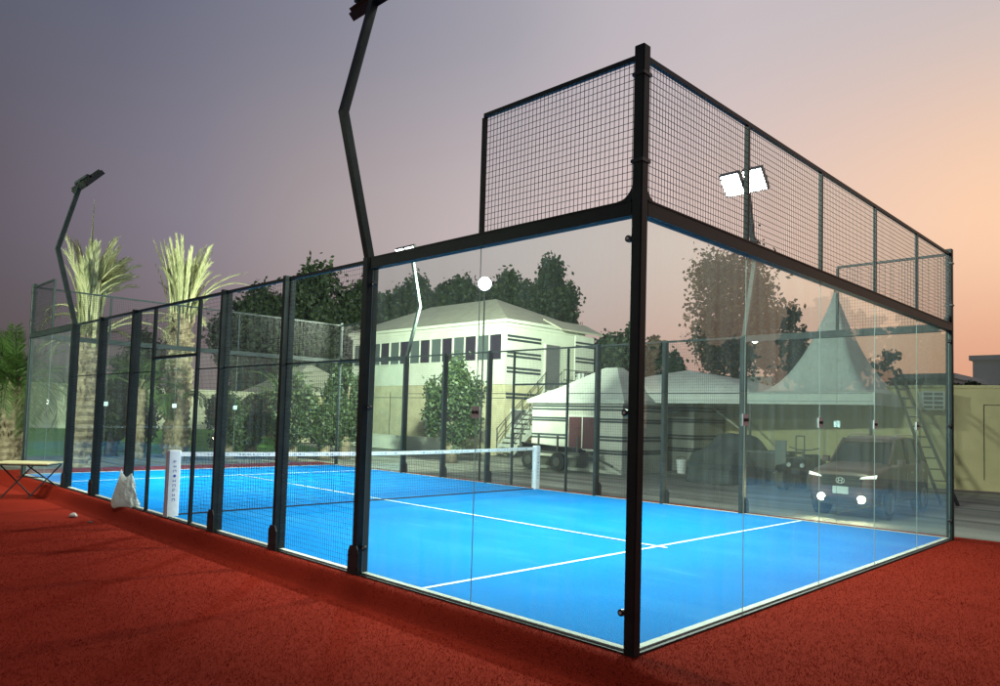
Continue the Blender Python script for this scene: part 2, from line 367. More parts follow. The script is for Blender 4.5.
def corner_clip(F, a, z, parent, s_=1):
    b = MB(); q = Vector(F.p(a, z, .012)); b.disc(q, F.n, .024, .028, 14); fbox(b, F, min(a,a-s_*.05), max(a,a-s_*.05), z-.014, z+.014, .0, .012)
    o = b.build('clip', M['blk'], parent); c = MB(); c.disc(Vector(F.p(a, z, .028)), F.n, .010, .006, 10); c.build('bolt', M['bolt'], o)

PWX = .04        # half width of a corner post
def corner_post(x, y, parent, sx, sy):
    mb = MB(); mb.rbox((x, y, (MT+.05-.13)/2), (.082, .082, MT+.05+.13), .008)
    o = mb.build('corner_post', M['steel'], parent)
    # curved gusset plates where the beams meet the post
    g = MB()
    for ax in (0, 1):
        s_ = (sx, sy)[ax]; pts = []
        prof = [(.041,TOP-.01),(.17,TOP-.01),(.17,TOP+.012)] + [(.041+.105*(1-math.cos(t)) if 0 else .041+.12*(1-math.sin(t)), TOP+.012+.15*(1-math.cos(t))) for t in [i*math.pi/2/7 for i in range(1,8)]]
        for d, z in prof: pts.append((x+s_*d, y-.02, z) if ax == 0 else (x-.02, y+s_*d, z))
        g.prism(pts, (0,.04,0) if ax == 0 else (.04,0,0))
    g.build('gusset_plate', M['steel'], o)
    c = MB()
    for z in (3.26, 3.86): c.box((x, y, z), (.098, .098, .022))
    c.build('clamp', M['blk'], o)
    return o

def glass_wall(F, n, mesh, label, seam_clips=True, posts=(), joints=True, ends=(True,True), upr=()):
    """n panes of 2 m, beam above, mesh on top along 'mesh' panes"""
    root = thing('glass_wall', F.p(0,0), label, 'glass wall', 'glazed walls closing the court')
    ln = n*P
    for i in range(n): pane(F, i*P + (.041 if i == 0 and ends[0] else 0), (i+1)*P - (.041 if i == n-1 and ends[1] else 0), .006, BB, root)
    mb = MB(); fbox(mb, F, .041 if ends[0] else 0, ln-(.041 if ends[1] else 0), BB, TOP-.012, -.04, .04)
    fbox(mb, F, .041 if ends[0] else 0, ln-(.041 if ends[1] else 0), TOP-.012, TOP, -.032, .046); mb.build('beam', M['steel'], root)
    m0, m1 = mesh
    wires(F, m0*P+.03, m1*P-.03, TOP+.01, MT-.02, r=.0017).build('wire_mesh', M['wire'], root)
    mb = MB(); fbox(mb, F, m0*P+(.041 if m0 == 0 and ends[0] else 0), m1*P-(.041 if m1 == n and ends[1] else 0), MT-.04, MT-.005, -.016, .016); mb.build('top_rail', M['steel'], root)
    for a in upr:
        mb = MB(); fbox(mb, F, a-.017, a+.017, TOP, MT-.04, -.017, .017)
        mb.build('upright', M['steel'], root)
    if seam_clips:
        for i in range(1, n): clip(F, i*P, 1.54, root)
    return root

Fb = Frame((0,0,0), (1,0,0), (0,-1,0)); Ff = Frame((0,L,0), (1,0,0), (0,1,0))
Fl = Frame((0,0,0), (0,1,0), (-1,0,0)); Fr = Frame((W,0,0), (0,1,0), (1,0,0))
Fl2 = Frame((0,L-2*P,0), (0,1,0), (-1,0,0)); Fr2 = Frame((W,L-2*P,0), (0,1,0), (1,0,0))
w = glass_wall(Fb, 5, (0,5), 'end wall of five tall glass panes nearest the camera on the right, black mesh on top', upr=[P,2*P,3*P,4*P])
corner_post(0, 0, w, 1, 1); corner_post(W, 0, w, -1, 1)
for z in (.25,1.56,2.74): corner_clip(Fb, W-.075, z, w, -1)
w = glass_wall(Ff, 5, (0,5), 'end wall of five glass panes at the far end by the palms', upr=[P,2*P,3*P,4*P])
corner_post(0, L, w, 1, -1); corner_post(W, L, w, -1, -1)
w = glass_wall(Fl, 2, (0,1), 'pair of big glass panes left of the near corner post, mesh over one of them', upr=[P], ends=(True,True))
for z in (.24,1.56,2.74): corner_clip(Fl, .075, z, w, 1); corner_clip(Fl, 2*P-.085, z, w, -1)
w = glass_wall(Fl2, 2, (1,2), 'pair of glass panes at the far left end of the camera side', upr=[P])
w = glass_wall(Fr, 2, (0,1), 'pair of glass panes on the far side beside the right corner, in front of the car', upr=[P])
w = glass_wall(Fr2, 2, (1,2), 'pair of glass panes on the far side at the palm end', upr=[P])

def steel_post(F, a, parent, wide=.128, thin=.058, top=TOP, foot=True, name='post'):
    mb = MB(); fbox(mb, F, a-thin/2, a+thin/2, -.02, top, -wide/2, wide/2)
    o = mb.build(name, M['steel'], parent)
    if foot:
        g = MB(); d0 = wide/2+.001
        prof = [(a-.085,-.03),(a+.085,-.03),(a+.085,.20),(a+.05,.26),(a-.05,.26),(a-.085,.20)]
        g.prism([F.p(u, z, d0) for u, z in prof], tuple(F.n*.012)); fbox(g, F, a-.10, a+.10, -.034, -.018, -.10, .10)
        g.build('foot_plate', M['basedark'], o)
        for z in (.05,.17):
            for s_ in (-1,1): b = MB(); b.disc(Vector(F.p(a+s_*.058, z, d0+.015)), F.n, .011, .010, 8); b.build('bolt', M['blk'], o)
    return o
def mesh_fence(F, label):
    root = thing('mesh_fence', F.p(0,0), label, 'mesh fence', 'mesh fences along the court sides')
    edges = [2*P,3*P,4*P,4.5*P,5.5*P,6*P,7*P,8*P]
    for a in (3,4,6,7): steel_post(F, a*P, root)
    for a in (4.5,5.5):
        mb = MB(); fbox(mb, F, a*P-.02, a*P+.02, -.02, TOP-.05, -.022, .022); mb.build('door_post', M['steel'], root)
    for i in range(len(edges)-1):
        a0, a1 = edges[i]+.03, edges[i+1]-.03
        z0 = 2.24 if i == 3 else .03
        wires(F, a0, a1, z0, TOP-.03, r=.0011).build('wire_mesh', M['wire'], root)
    mb = MB(); fbox(mb, F, 4.5*P+.02, 5.5*P-.02, 2.20, 2.24, -.02, .02); mb.build('lintel', M['steel'], root)
    for i in (0,1,2,4,5,6):
        mb = MB(); fbox(mb, F, edges[i]+.03, edges[i+1]-.03, 2.015, 2.03, -.006, .006); mb.build('mesh_joint', M['steel'], root)
    mb = MB(); fbox(mb, F, 2*P+.03, 8*P-.03, TOP-.045, TOP-.01, -.07 if 0 else -.018, .018)
    mb.build('top_rail', M['steel'], root)
mesh_fence(Fl, 'black mesh fence with flat posts and a doorway on the camera side of the court')
mesh_fence(Fr, 'black mesh fence on the far side of the court, before the buildings')

# ------------------------------------------------------------------ floodlight poles
def flood(F, a, label, power):
    root = thing('floodlight_pole', F.p(a,0), label, 'floodlight', 'bent floodlight poles of the court')
    steel_post(F, a, root, wide=.135, thin=.07, name='base_post')
    # bent upper pole: leans out, then back in over the court
    pts = [(-.005,TOP-.35),(.02,TOP),(.375,4.33),(.05,5.66)]
    mb = MB(); rings = []
    for i, (d, z) in enumerate(pts):
        if i == 0: t = Vector((pts[1][0]-d, pts[1][1]-z)).normalized(); k = 1
        elif i == len(pts)-1: t = Vector((d-pts[i-1][0], z-pts[i-1][1])).normalized(); k = 1
        else:
            t1 = Vector((d-pts[i-1][0], z-pts[i-1][1])).normalized(); t2 = Vector((pts[i+1][0]-d, pts[i+1][1]-z)).normalized(); t = (t1+t2).normalized(); k = 1/max(.6, t.dot(t1))
        nn = Vector((t.y, -t.x))*.036*k
        rings.append([F.p(a-.036, z+nn.y, d+nn.x), F.p(a+.036, z+nn.y, d+nn.x), F.p(a+.036, z-nn.y, d-nn.x), F.p(a-.036, z-nn.y, d-nn.x)])
    mb.quad_strip(rings, caps=True); mb.build('bent_pole', M['steel'], root)
    mb = MB(); mb.bar(F.p(a-.36,5.685,.05), F.p(a+.36,5.685,.05), .05, .05); mb.build('cross_arm', M['steel'], root)
    nrm = (F.n*-.74 + Vector((0,0,-.67))).normalized(); tx = F.u; ty = nrm.cross(tx).normalized()
    if ty.z < 0: ty = -ty
    for s_ in (-1, 1):
        c = Vector(F.p(a+s_*.205, 5.67, -.045)) + nrm*.02
        h = MB(); hw, hl = .18, .21
        h.prism([c-tx*hw-ty*hl, c+tx*hw-ty*hl, c+tx*hw+ty*hl, c-tx*hw+ty*hl], -nrm*.05)
        for k in range(7):       # cooling fins
            q = c - nrm*.05 - ty*(hl*.85) + ty*(hl*1.7*k/6); h.prism([q-tx*hw*.9-ty*.006, q+tx*hw*.9-ty*.006, q+tx*hw*.9+ty*.006, q-tx*hw*.9+ty*.006], -nrm*.035)
        for (ax, wa, hb, hbl) in ((tx, hw-.008, ty, hl), (ty, hl-.008, tx, hw)):
            for q_ in (-1, 1):
                e_ = c + ax*(q_*wa); h.prism([e_-ax*.008-hb*hbl, e_+ax*.008-hb*hbl, e_+ax*.008+hb*hbl, e_-ax*.008+hb*hbl], nrm*.035)
        lamp = h.build('lamp_head', M['tin'], root)
        g = MB(); cc = c + nrm*.004; g.prism([cc-tx*(hw-.02)-ty*(hl-.02), cc+tx*(hw-.02)-ty*(hl-.02), cc+tx*(hw-.02)+ty*(hl-.02), cc-tx*(hw-.02)+ty*(hl-.02)], nrm*.006)
        g.build('led_panel', M['led'], lamp)
        ld = bpy.data.lights.new('court_lamp', 'AREA'); ld.shape = 'RECTANGLE'; ld.size = 2*hw-.04; ld.size_y = 2*hl-.04; ld.energy = power; ld.color = (.86,1,.88)
        ld.spread = math.radians(136); lo = bpy.data.objects.new('court_lamp', ld); COL.objects.link(lo)
        mt = Matrix((tx, ty, -nrm)).transposed().to_4x4()
        if mt.determinant() < 0: mt = Matrix((-tx, ty, -nrm)).transposed().to_4x4()
        mt.translation = cc + nrm*.02; lo.matrix_world = mt
LP = 385
flood(Fl, 2*P, 'tall bent floodlight pole on the camera side, its top near the upper picture edge', LP)
flood(Fl, 8*P, 'bent floodlight pole at the far left, standing before the palms', LP)
flood(Fr, 2*P, 'far side floodlight pole with the biggest white glare, seen through the mesh', LP)
flood(Fr, 8*P, 'far side floodlight pole lit at the house end, thin kinked pole', LP)

# ------------------------------------------------------------------ net
NY = 5*P
root = thing('court_net', (W/2, NY, 0), 'low black court net with white top tape between two white padded posts', 'net')
def sag(x): return .885 - .045*math.sin(math.pi*x/W)
mb = MB(); nx = 190; rr = .0016
for i in range(nx+1):
    x = .12+(W-.24)*i/nx; z1 = sag(x)-.05
    mb.quad_strip([[(x-rr,NY-rr,z),(x+rr,NY-rr,z),(x+rr,NY+rr,z),(x-rr,NY+rr,z)] for z in (.02,z1)])
for k in range(17):
    rows = []
    for i in range(25):
        x = .12+(W-.24)*i/24; z = .02+(sag(x)-.07)*k/16
        rows.append([(x,NY-rr,z-rr),(x,NY+rr,z-rr),(x,NY+rr,z+rr),(x,NY-rr,z+rr)])
    mb.quad_strip(rows)
mb.build('net_mesh', M['wire'], root)
mb = MB(); rows = []
for i in range(41):
    x = .13+(W-.26)*i/40; z = sag(x); rows.append([(x,NY-.008,z-.06),(x,NY+.008,z-.06),(x,NY+.01,z),(x,NY-.01,z)])
mb.quad_strip(rows, caps=True); x = .35
while x < W-.4:                                                     # small dark print repeating along the tape
    l_ = random.choice((.03,.05,.02,.07)); z = sag(x)-.03
    mb.box((x+l_/2, NY-.0115, z), (l_*.8, .002, random.uniform(.012,.024)), m=1); x += l_ + random.choice((.02,.03,.02,.16))
mb.build('top_tape', [M['white'], M['greyprint']], root)
mb = MB(); mb.bar((.1,NY,.015),(W-.1,NY,.012),.014,.018); mb.build('bottom_cord', M['blk'], root)
for x, near in ((.055,1),(W-.055,0)):
    mb = MB(); mb.rbox((x, NY, .455-.01), (.175 if near else .15, .11, .93), .014); po = mb.build('net_post', M['white'], root)
    yf = NY-.0565; col = 'blueprint' if near else 'greyprint'
    zz = .82
    for k in range(9):
        s1 = random.uniform(.8,1.15); zz -= .066
        g = MB()
        if k == 3: g.disc((x+.004, yf, zz), (0,1,0), .020, .002, 12); g.build('letter', M[col], po); continue
        kind = k % 3; wd, ht = .017*s1, .021
        g.box((x-wd+.004, yf, zz), (.006,.002,ht*1.7))
        if kind != 1: g.box((x+.006, yf, zz+ht*.7), (wd*1.5,.002,.006))
        if kind != 0: g.box((x+wd+.002, yf, zz), (.006,.002,ht*1.5))
        if kind != 2: g.box((x+.005, yf, zz-.004), (wd*1.4,.002,.006))
        g.build('letter', M[col], po)
    if near:
        s2 = MB(); s2.box((x-.0885, NY, .45), (.002,.006,.85)); s2.build('seam', M['greyprint'], po)

# ------------------------------------------------------------------ things on the turf
# folding table
tx_, ty_ = -.55, 12.75; th_ = .44; root = thing('folding_table', (tx_,ty_,GZ), 'small folding table with tan top and black crossed legs on red turf', 'table')
ta = math.radians(-40)
mb = MB(); mb.box((tx_,ty_,th_-.012),(1.0,.62,.024), ta); mb.build('table_top', M['tabletop'], root, bevel=.006)
mb = MB(); mb.box((tx_,ty_,th_-.036),(.94,.56,.022), ta); mb.build('apron', M['blk'], root)
def rot(dx, dy): return (tx_+dx*math.cos(ta)-dy*math.sin(ta), ty_+dx*math.sin(ta)+dy*math.cos(ta))
for sx_ in (-.16,.30):
    for s_ in (-1,1):
        p0 = rot(sx_-.2*s_, -.2*s_); p1 = rot(sx_+.14*s_, .22*s_)
        mb = MB(); mb.tube([(*p0, th_-.04), (*p1, turf_h(*p1)-.0)], .013, 8); mb.build('leg', M['blk'], root)
mb = MB(); mb.tube([(*rot(-.16,0), .17),(*rot(.30,0), .17)], .010, 6); mb.build('stretcher', M['blk'], root)

# plastic bag
bxx, byy = -.10, 9.05
mb = MB(); rings = []; nr, ns = 26, 44
for i in range(nr+1):
    t = i/nr; z = -.03 + .50*t
    rad = (.175*(1-.62*t**1.3))*(1 if t > .07 else .82+.18*t/.07)
    ring = []
    for j in range(ns):
        an = 2*math.pi*j/ns; cr = 1+.22*mnoise.noise((math.cos(an)*2.6, math.sin(an)*2.6, t*3))+.16*mnoise.noise((math.cos(an)*8, math.sin(an)*8, t*7)) + .09*mnoise.noise((math.cos(an)*19, math.sin(an)*19, t*15))
        sx_ = 1.2*rad*cr; sy_ = .66*rad*cr; up = 0
        if t > .8: up = .10*(t-.8)/.2*(abs(math.cos(an))**2)*(1.25 if math.cos(an) < 0 else .7) - .04*(t-.8)/.2
        ring.append((bxx + math.cos(an)*sx_*.72 + math.sin(an)*sy_*.5, byy - math.cos(an)*sx_*.72 + math.sin(an)*sy_*.5, z+up))
    rings.append(ring)
mb.quad_strip(rings, caps=False)
o = mb.build('plastic_bag', M['bag'], smooth=True, loc=(bxx,byy,-.03)); tag(o, 'crumpled white plastic bag standing on the turf against the mesh fence', 'bag')
sd = o.modifiers.new('s', 'SUBSURF'); sd.levels = sd.render_levels = 1

# stone
def lump(name, c, r, m, label, cat, sq=.7):
    mb = MB(); rings = []
    for i in range(9):
        ph = math.pi*(i+.02)/8.04; ring = []
        for j in range(14):
            an = 2*math.pi*j/14; d = Vector((math.sin(ph)*math.cos(an), math.sin(ph)*math.sin(an), -math.cos(ph)*sq)); k = r*(1+.35*mnoise.noise(d*1.7+Vector(c)))
            ring.append(tuple(Vector(c)+d*k))
        rings.append(ring)
    return tag(mb.quad_strip(rings, caps=True).build(name, m, smooth=True, loc=tuple(c)), label, cat)
lump('stone', (-.63, 9.61, turf_h(-.63,9.61)+.025), .055, M['stone'], 'small pale stone lying alone on the red turf', 'stone')
lump('stone', (-.60, 8.9, turf_h(-.6,8.9)+.008), .035, mat('dark_stone', (.10,.06,.05), .9), 'small dark clod on the red turf beside the pale stone', 'stone', .5)
bpy.data.objects['stone']['group'] = 'stones on the turf'; bpy.data.objects['stone.001']['group'] = 'stones on the turf'

# ------------------------------------------------------------------ added light masts, one in view and one past the left edge
def added_mast(mx_, my_, mz_, label, heads):
    root = thing('added_mast', (mx_,my_,GZ), label, 'floodlight', 'slim light masts added round the court')
    mb = MB(); mb.tube([(mx_,my_,GZ),(mx_,my_,mz_-.1)], [.026,.018], 10); mb.build('mast', M['rail'], root, smooth=True)
    for dr, en, spr in heads:
        dr = Vector(dr).normalized(); c = Vector((mx_,my_,mz_)) + dr*.05
        h = MB(); h.tube([c-dr*.04, c+dr*.0, c+dr*.03], [.10,.17,.18], 20); lamp = h.build('lamp_head', M['tin'], root)
        g = MB(); g.disc(c+dr*.034, dr, .165, .008, 24); g.build('led_panel', M['led'], lamp)
        ld = bpy.data.lights.new('added_lamp', 'AREA'); ld.shape = 'DISK'; ld.size = .3; ld.energy = en; ld.color = (.86,1,.78); ld.spread = math.radians(spr)
        lo = bpy.data.objects.new('added_lamp', ld); COL.objects.link(lo); lo.location = c+dr*.05
        lo.rotation_euler = (-dr).to_track_quat('Z','Y').to_euler()
added_mast(8.45, 10.27, 4.78, 'slim mast with a round white floodlight, added before the house for a lamp glow in the glass', (((-.72,-.66,-.2),40,160),((.42,.90,.14),3500,122)))  # mast built for a glow in the glass; strong head added for the house
added_mast(-9.2, 11.06, 4.96, 'unseen slim floodlight mast added past the left edge to light the turf and palms', (((.75,-.62,-.28),130,160),((.80,.6,.12),1700,105)))  # out of view, added to light the turf, posts and palms

# ------------------------------------------------------------------ two-storey house
HX, HY, HX2, HY2 = 18.7, 19.5, 23.9, 31.0
root = thing('two_storey_house', (HX,HY,GZ), 'two-storey cream house with a long row of windows and a hipped roof', 'house')
mb = MB(); mb.box(((HX+HX2)/2,(HY+HY2)/2,(2.9+GZ)/2),(HX2-HX,HY2-HY,2.9-GZ)); mb.build('ground_floor_wall', M['tan'], root)
mb = MB(); mb.box(((HX+HX2)/2-.02,(HY+HY2)/2,(5.6+2.9)/2),(HX2-HX+.08,HY2-HY+.06,2.7)); mb.build('upper_wall', M['white_wall'], root)
mb = MB(); mb.box(((HX+HX2)/2,(HY+HY2)/2,5.66),(HX2-HX+.5,HY2-HY+.5,.14)); mb.box(((HX+HX2)/2,(HY+HY2)/2,5.5),(HX2-HX+.26,HY2-HY+.26,.14)); mb.build('eave', M['white_wall'], root)
ex = .3; rz0 = 5.74; a_ = (HX-ex,HY-ex); c_ = (HX2+ex,HY2+ex); ym = 3.3; xm = (HX+HX2)/2
mb = MB(); v = [(a_[0],a_[1],rz0),(c_[0],a_[1],rz0),(c_[0],c_[1],rz0),(a_[0],c_[1],rz0),(xm,HY+ym,7.25),(xm,HY2-ym,7.25)]
mb.poly([v[0],v[1],v[4]]); mb.poly([v[1],v[2],v[5],v[4]]); mb.poly([v[2],v[3],v[5]]); mb.poly([v[3],v[0],v[4],v[5]]); mb.build('roof', M['roof'], root)
ny = 7; y0 = HY+.12; st = (HY2-HY-.25)/ny
for i in range(ny):
    ya_ = y0+i*st+.045; yb_ = y0+(i+1)*st-.045; xf = HX-.065
    f = MB(); zb, zt = 3.98, 5.08
    for (p, q, z0, z1) in ((ya_-.04,yb_+.04,zb-.05,zb),(ya_-.04,yb_+.04,zt,zt+.05),(ya_-.04,ya_,zb,zt),(yb_,yb_+.04,zb,zt),((ya_+yb_)/2-.025,(ya_+yb_)/2+.025,zb,zt)):
        f.box((xf-.03,(p+q)/2,(z0+z1)/2),(.07,q-p,z1-z0))
    fr = f.build('window', M['white_wall'], root)
    ym_ = (ya_+yb_)/2
    g = MB(); g.box((xf-.008,(ya_+ym_)/2-.012,(zb+zt)/2),(.02,ym_-ya_-.026,zt-zb)); o = g.build('pane', M['windark'], fr)
    g = MB(); g.box((xf-.008,(yb_+ym_)/2+.012,(zb+zt)/2),(.02,yb_-ym_-.026,zt-zb)); o = g.build('pane', M['winlight'], fr); o['label'] = 'pane with a grey blind drawn'
# panels on the ground floor and stripes on the stair side
mb = MB()
for yy in (21.9,24.7,27.6): mb.box((HX-.006,yy,1.3),(.02,.03,2.6))
mb.box((HX-.006,(HY+HY2)/2,2.3),(.014,HY2-HY,.03)); mb.build('wall_joint', M['stripe'], root)
mb = MB()
for z in (5.02,4.86,4.30,4.14,3.62,3.46,2.5,2.34):
    mb.box((HX+1.15,HY-.04,z),(2.2,.03,.10))
mb.build('wall_stripes', M['stripe'], root)
def dr_(x, z0, w_, h_, m, nm, yy=HY): 
    b = MB(); b.box((x,yy-.05,z0+h_/2),(w_+.16,.06,h_+.1)); f = b.build('door_frame', M['white_wall'], root)
    g = MB(); g.box((x,yy-.075,z0+h_/2),(w_,.03,h_)); d = g.build(nm, m, f)
dr_(21.75, 2.75, .95, 2.1, M['door'], 'door_leaf'); dr_(19.6, GZ, .95, 2.0, M['door'], 'door_leaf')
# porch bay with its own little roof
mb = MB(); mb.box((23.2,HY-.75,4.1),(1.4,.06,2.5)); mb.box((23.87,HY-.39,4.1),(.06,.66,2.5)); mb.build('porch_wall', M['white_wall'], root)
mb = MB()
for z in (5.02,4.86,4.30,4.14,3.62,3.46): mb.box((23.2,HY-.795,z),(1.36,.02,.09))
mb.build('porch_stripes', M['stripe'], root)
mb = MB(); mb.prism([(21.1,HY-1.1,5.42),(24.2,HY-1.1,5.42),(24.2,HY,5.95),(21.1,HY,5.95)],(0,0,.08)); mb.build('porch_roof', M['roof'], root)
mb = MB(); mb.box((22.5,HY-.7,2.66),(2.9,1.3,.16)); mb.build('landing', M['concrete'], root)
# outside stair with rails
mb = MB()
for k in range(13): mb.box((20.95-k*.245, HY-.75, 2.5-k*.2), (.3, 1.0, .14))
mb.prism([(21.05,HY-1.27,2.35),(21.05,HY-1.27,2.62),(17.95,HY-1.27,.12),(17.95,HY-1.27,-.15)],(0,.05,0)); st_ = mb.build('stair', M['concrete'], root)
mb = MB()
for yy in (HY-1.25,HY-.3):
    for dz in (.45,.9): mb.tube([(17.95,yy,.05+dz),(21.05,yy,2.65+dz)],.022,6)
    for k in range(7): x = 18.0+k*.5; z = .1+(x-17.95)*.84; mb.tube([(x,yy,z-.1),(x,yy,z+.9)],.02,6)
for dz in (.5,.95): mb.tube([(21.05,HY-1.33,2.7+dz),(23.9,HY-1.33,2.7+dz)],.022,6)
for k in range(8): mb.tube([(21.05+k*.4,HY-1.33,2.7),(21.05+k*.4,HY-1.33,3.65)],.018,6)
mb.build('stair_rail', M['rail'], root)
# white plastic chairs on the landing
for i, (x, y) in enumerate(((22.3,HY-1.1),(23.5,HY-1.1))):
    cr = thing('plastic_chair', (x,y,2.74), ('white plastic chair on the house landing beside the upper door', 'white plastic chair at the outer end of the house landing')[i], 'chair', 'chairs on the house landing')
    mb = MB(); mb.box((x,y,3.12),(.40,.42,.04)); mb.build('seat', M['chair'], cr)
    mb = MB(); mb.prism([(x+.17,y-.2,3.14),(x+.21,y-.2,3.58),(x+.21,y+.2,3.58),(x+.17,y+.2,3.14)],(.03,0,0)); mb.build('backrest', M['chair'], cr)
    for sx_ in (-1,1):
        for sy_ in (-1,1): mb = MB(); mb.tube([(x+sx_*.16,y+sy_*.18,3.11),(x+sx_*.2,y+sy_*.2,2.745)],.018,6); mb.build('leg', M['chair'], cr)
# low white wall before the house
mb = MB(); mb.box((HX-1.6,26.1,.15),(.25,11.0,.6)); mb.box((HX-1.6,26.1,.47),(.33,11.08,.05)); o = mb.build('garden_wall', M['white_wall'], loc=(HX-1.6,26,GZ)); tag(o, 'low white wall along the foot of the two-storey house', 'wall')

# ------------------------------------------------------------------ striped huts
def hut(x0, y0, x1, y1, h, apex, label, shut=True, steps=True):
    root = thing('striped_hut', (x0,y0,GZ), label, 'hut', 'striped huts by the driveway')
    mb = MB(); mb.box(((x0+x1)/2,(y0+y1)/2,(h+GZ)/2),(x1-x0,y1-y0,h-GZ)); mb.build('wall', M['hutwall'], root)
    mb = MB(); lv = [h-.22,h-.32] + [h-.62,h-.70] + [h-1.18,h-1.28] + [h-1.62,h-1.70]
    for z in lv:
        for (xa,ya_,xb,yb_) in ((x0-.016,y0-.01,x0-.002,y1),(x0,y0-.018,x1,y0-.002)):
            mb.box(((xa+xb)/2,(ya_+yb_)/2,z),(xb-xa,yb_-ya_,.062))
    mb.build('wall_stripes', M['stripe'], root)
    e_ = .14; z0 = h; A = [(x0-e_,y0-e_,z0),(x1+e_,y0-e_,z0),(x1+e_,y1+e_,z0),(x0-e_,y1+e_,z0)]
    xm, ym, zm = apex; B = [(xm-.18,ym-.25,zm),(xm+.18,ym-.25,zm),(xm+.18,ym+.25,zm),(xm-.18,ym+.25,zm)]
    mb = MB(); mid = [tuple(Vector(A[i])*.55+Vector(B[i])*.45-Vector((0,0,.05))) for i in range(4)]
    low = [(p[0],p[1],z0-.12) for p in A]
    mb.quad_strip([low, A, mid, B], caps=True); mb.build('roof', M['hutroof'], root)
    if shut:
        yc = y0+1.55
        f = MB(); f.box((x0-.03,yc,1.05),(.05,1.22,1.15)); fr = f.build('window_frame', M['white_wall'], root)
        for s_ in (-1,1): g = MB(); g.box((x0-.06,yc+s_*.29,1.05),(.03,.52,1.03)); g.build('shutter', M['reddoor'], fr)
    return root
hut(15.0, 10.7, 17.6, 14.5, 2.13, (16.3,12.0,3.25), 'small white hut with dark stripes, red shutters and a pointed roof')
hut(18.6, 10.3, 21.2, 13.2, 2.2, (19.9,11.8,2.9), 'shaded striped hut standing under the left end of the white canopy', shut=False)

# flatbed trailer before the striped hut
root = thing('flatbed_trailer', (14.3,12.6,GZ), 'low flatbed trailer loaded with dark pipes in front of the striped hut', 'trailer')
mb = MB(); mb.box((14.2,12.9,.42),(.9,3.0,.08)); mb.build('bed', M['rail'], root)
for y in (12.2,13.4):
    mb = MB(); mb.disc((13.72,y,.14),(1,0,0),.29,.16,20); w_ = mb.build('wheel', M['tyre'], root); g = MB(); g.disc((13.63,y,.14),(1,0,0),.14,.03,14); g.build('rim', M['rail'], w_)
for y in (11.5,12.3,13.1,13.9,14.3): mb = MB(); mb.bar((13.78,y,.46),(13.78,y,.95),.05,.05); mb.build('stake', M['rail'], root)
mb = MB(); mb.bar((14.2,11.4,.40),(14.1,10.4,.10),.06,.06); mb.build('drawbar', M['rail'], root)
mb = MB()
for k in range(9): y = 11.5+k*.05; mb.tube([(13.9+.09*(k%5),11.5+.1*(k%3),.50+.06*(k//5)),(14.0+.07*(k%5),14.2-.12*(k%4),.50+.06*(k//5)+random.uniform(0,.1))],.035,8)
mb.build('pipe_load', M['blk'], root)

# ------------------------------------------------------------------ white canopy with pagoda roof
root = thing('pagoda_canopy', (17.6,8.0,GZ), 'long white canvas canopy with one steep pagoda peak above parked vehicles', 'canopy')
X0, XF = 16.64, 20.4; yA, yM, yB = 3.9, 7.35, 13.1; zf0, zf1 = 2.09, 2.42
def tent(y0, y1, px, py, pz, k, mb, m=0):
    """concave canvas roof: rings shrink from the eaves to the peak"""
    nn = 10; E0 = []
    for (xa,ya_),(xb,yb_) in (((X0,y0),(XF,y0)),((XF,y0),(XF,y1)),((XF,y1),(X0,y1)),((X0,y1),(X0,y0))):
        for i in range(nn): E0.append((xa+(xb-xa)*i/nn, ya_+(yb_-ya_)*i/nn))
    rings = []
    for j in range(19):
        t = j/18; s_ = 1-t; zz = zf1 + (pz-zf1)*(t**k)
        rings.append([(px+(x-px)*max(s_,.012), py+(y-py)*max(s_,.012), zz) for x, y in E0])
    mb.quad_strip(rings, caps=False)
mb = MB(); tent(yA, yM, 18.45, 5.55, 5.55, 2.1, mb); mb.build('pagoda_roof', M['canvas'], root, smooth=True)
mb = MB(); tent(yM+.02, yB, 18.5, 10.5, 3.28, .62, mb); mb.build('low_roof', M['canvas'], root, smooth=True)
mb = MB(); mb.box((X0-.02,(yA+yB)/2,(zf0+zf1)/2),(.03,yB-yA+.08,zf1-zf0)); mb.box(((X0+XF)/2,yA-.02,(zf0+zf1)/2),(XF-X0,.03,zf1-zf0)); fb = mb.build('valance', M['canvas'], root)
mb = MB(); mb.box((X0-.038,(yA+yB)/2,zf0+.09),(.004,yB-yA,.014)); mb.box((X0-.038,(yA+yB)/2,zf1-.03),(.004,yB-yA,.02)); mb.build('hem', M['greyprint'], fb)
mb = MB(); mb.tube([(18.45,5.55,5.5),(18.45,5.55,5.75)],[.05,.02],10); mb.build('finial', M['rail'], root)
for (x,y) in ((X0+.08,yA+.08),(X0+.08,yM),(XF-.1,yA+.08),(XF-.1,yM),(X0+.08,yB-.1),(XF-.1,yB-.1)):
    mb = MB(); mb.tube([(x,y,GZ),(x,y,2.25)],.04,10); mb.build('pole', M['rail'], root)
mb = MB(); mb.box((17.6,5.0,3.35),(.02,.02,.02)); 
vent = MB(); 

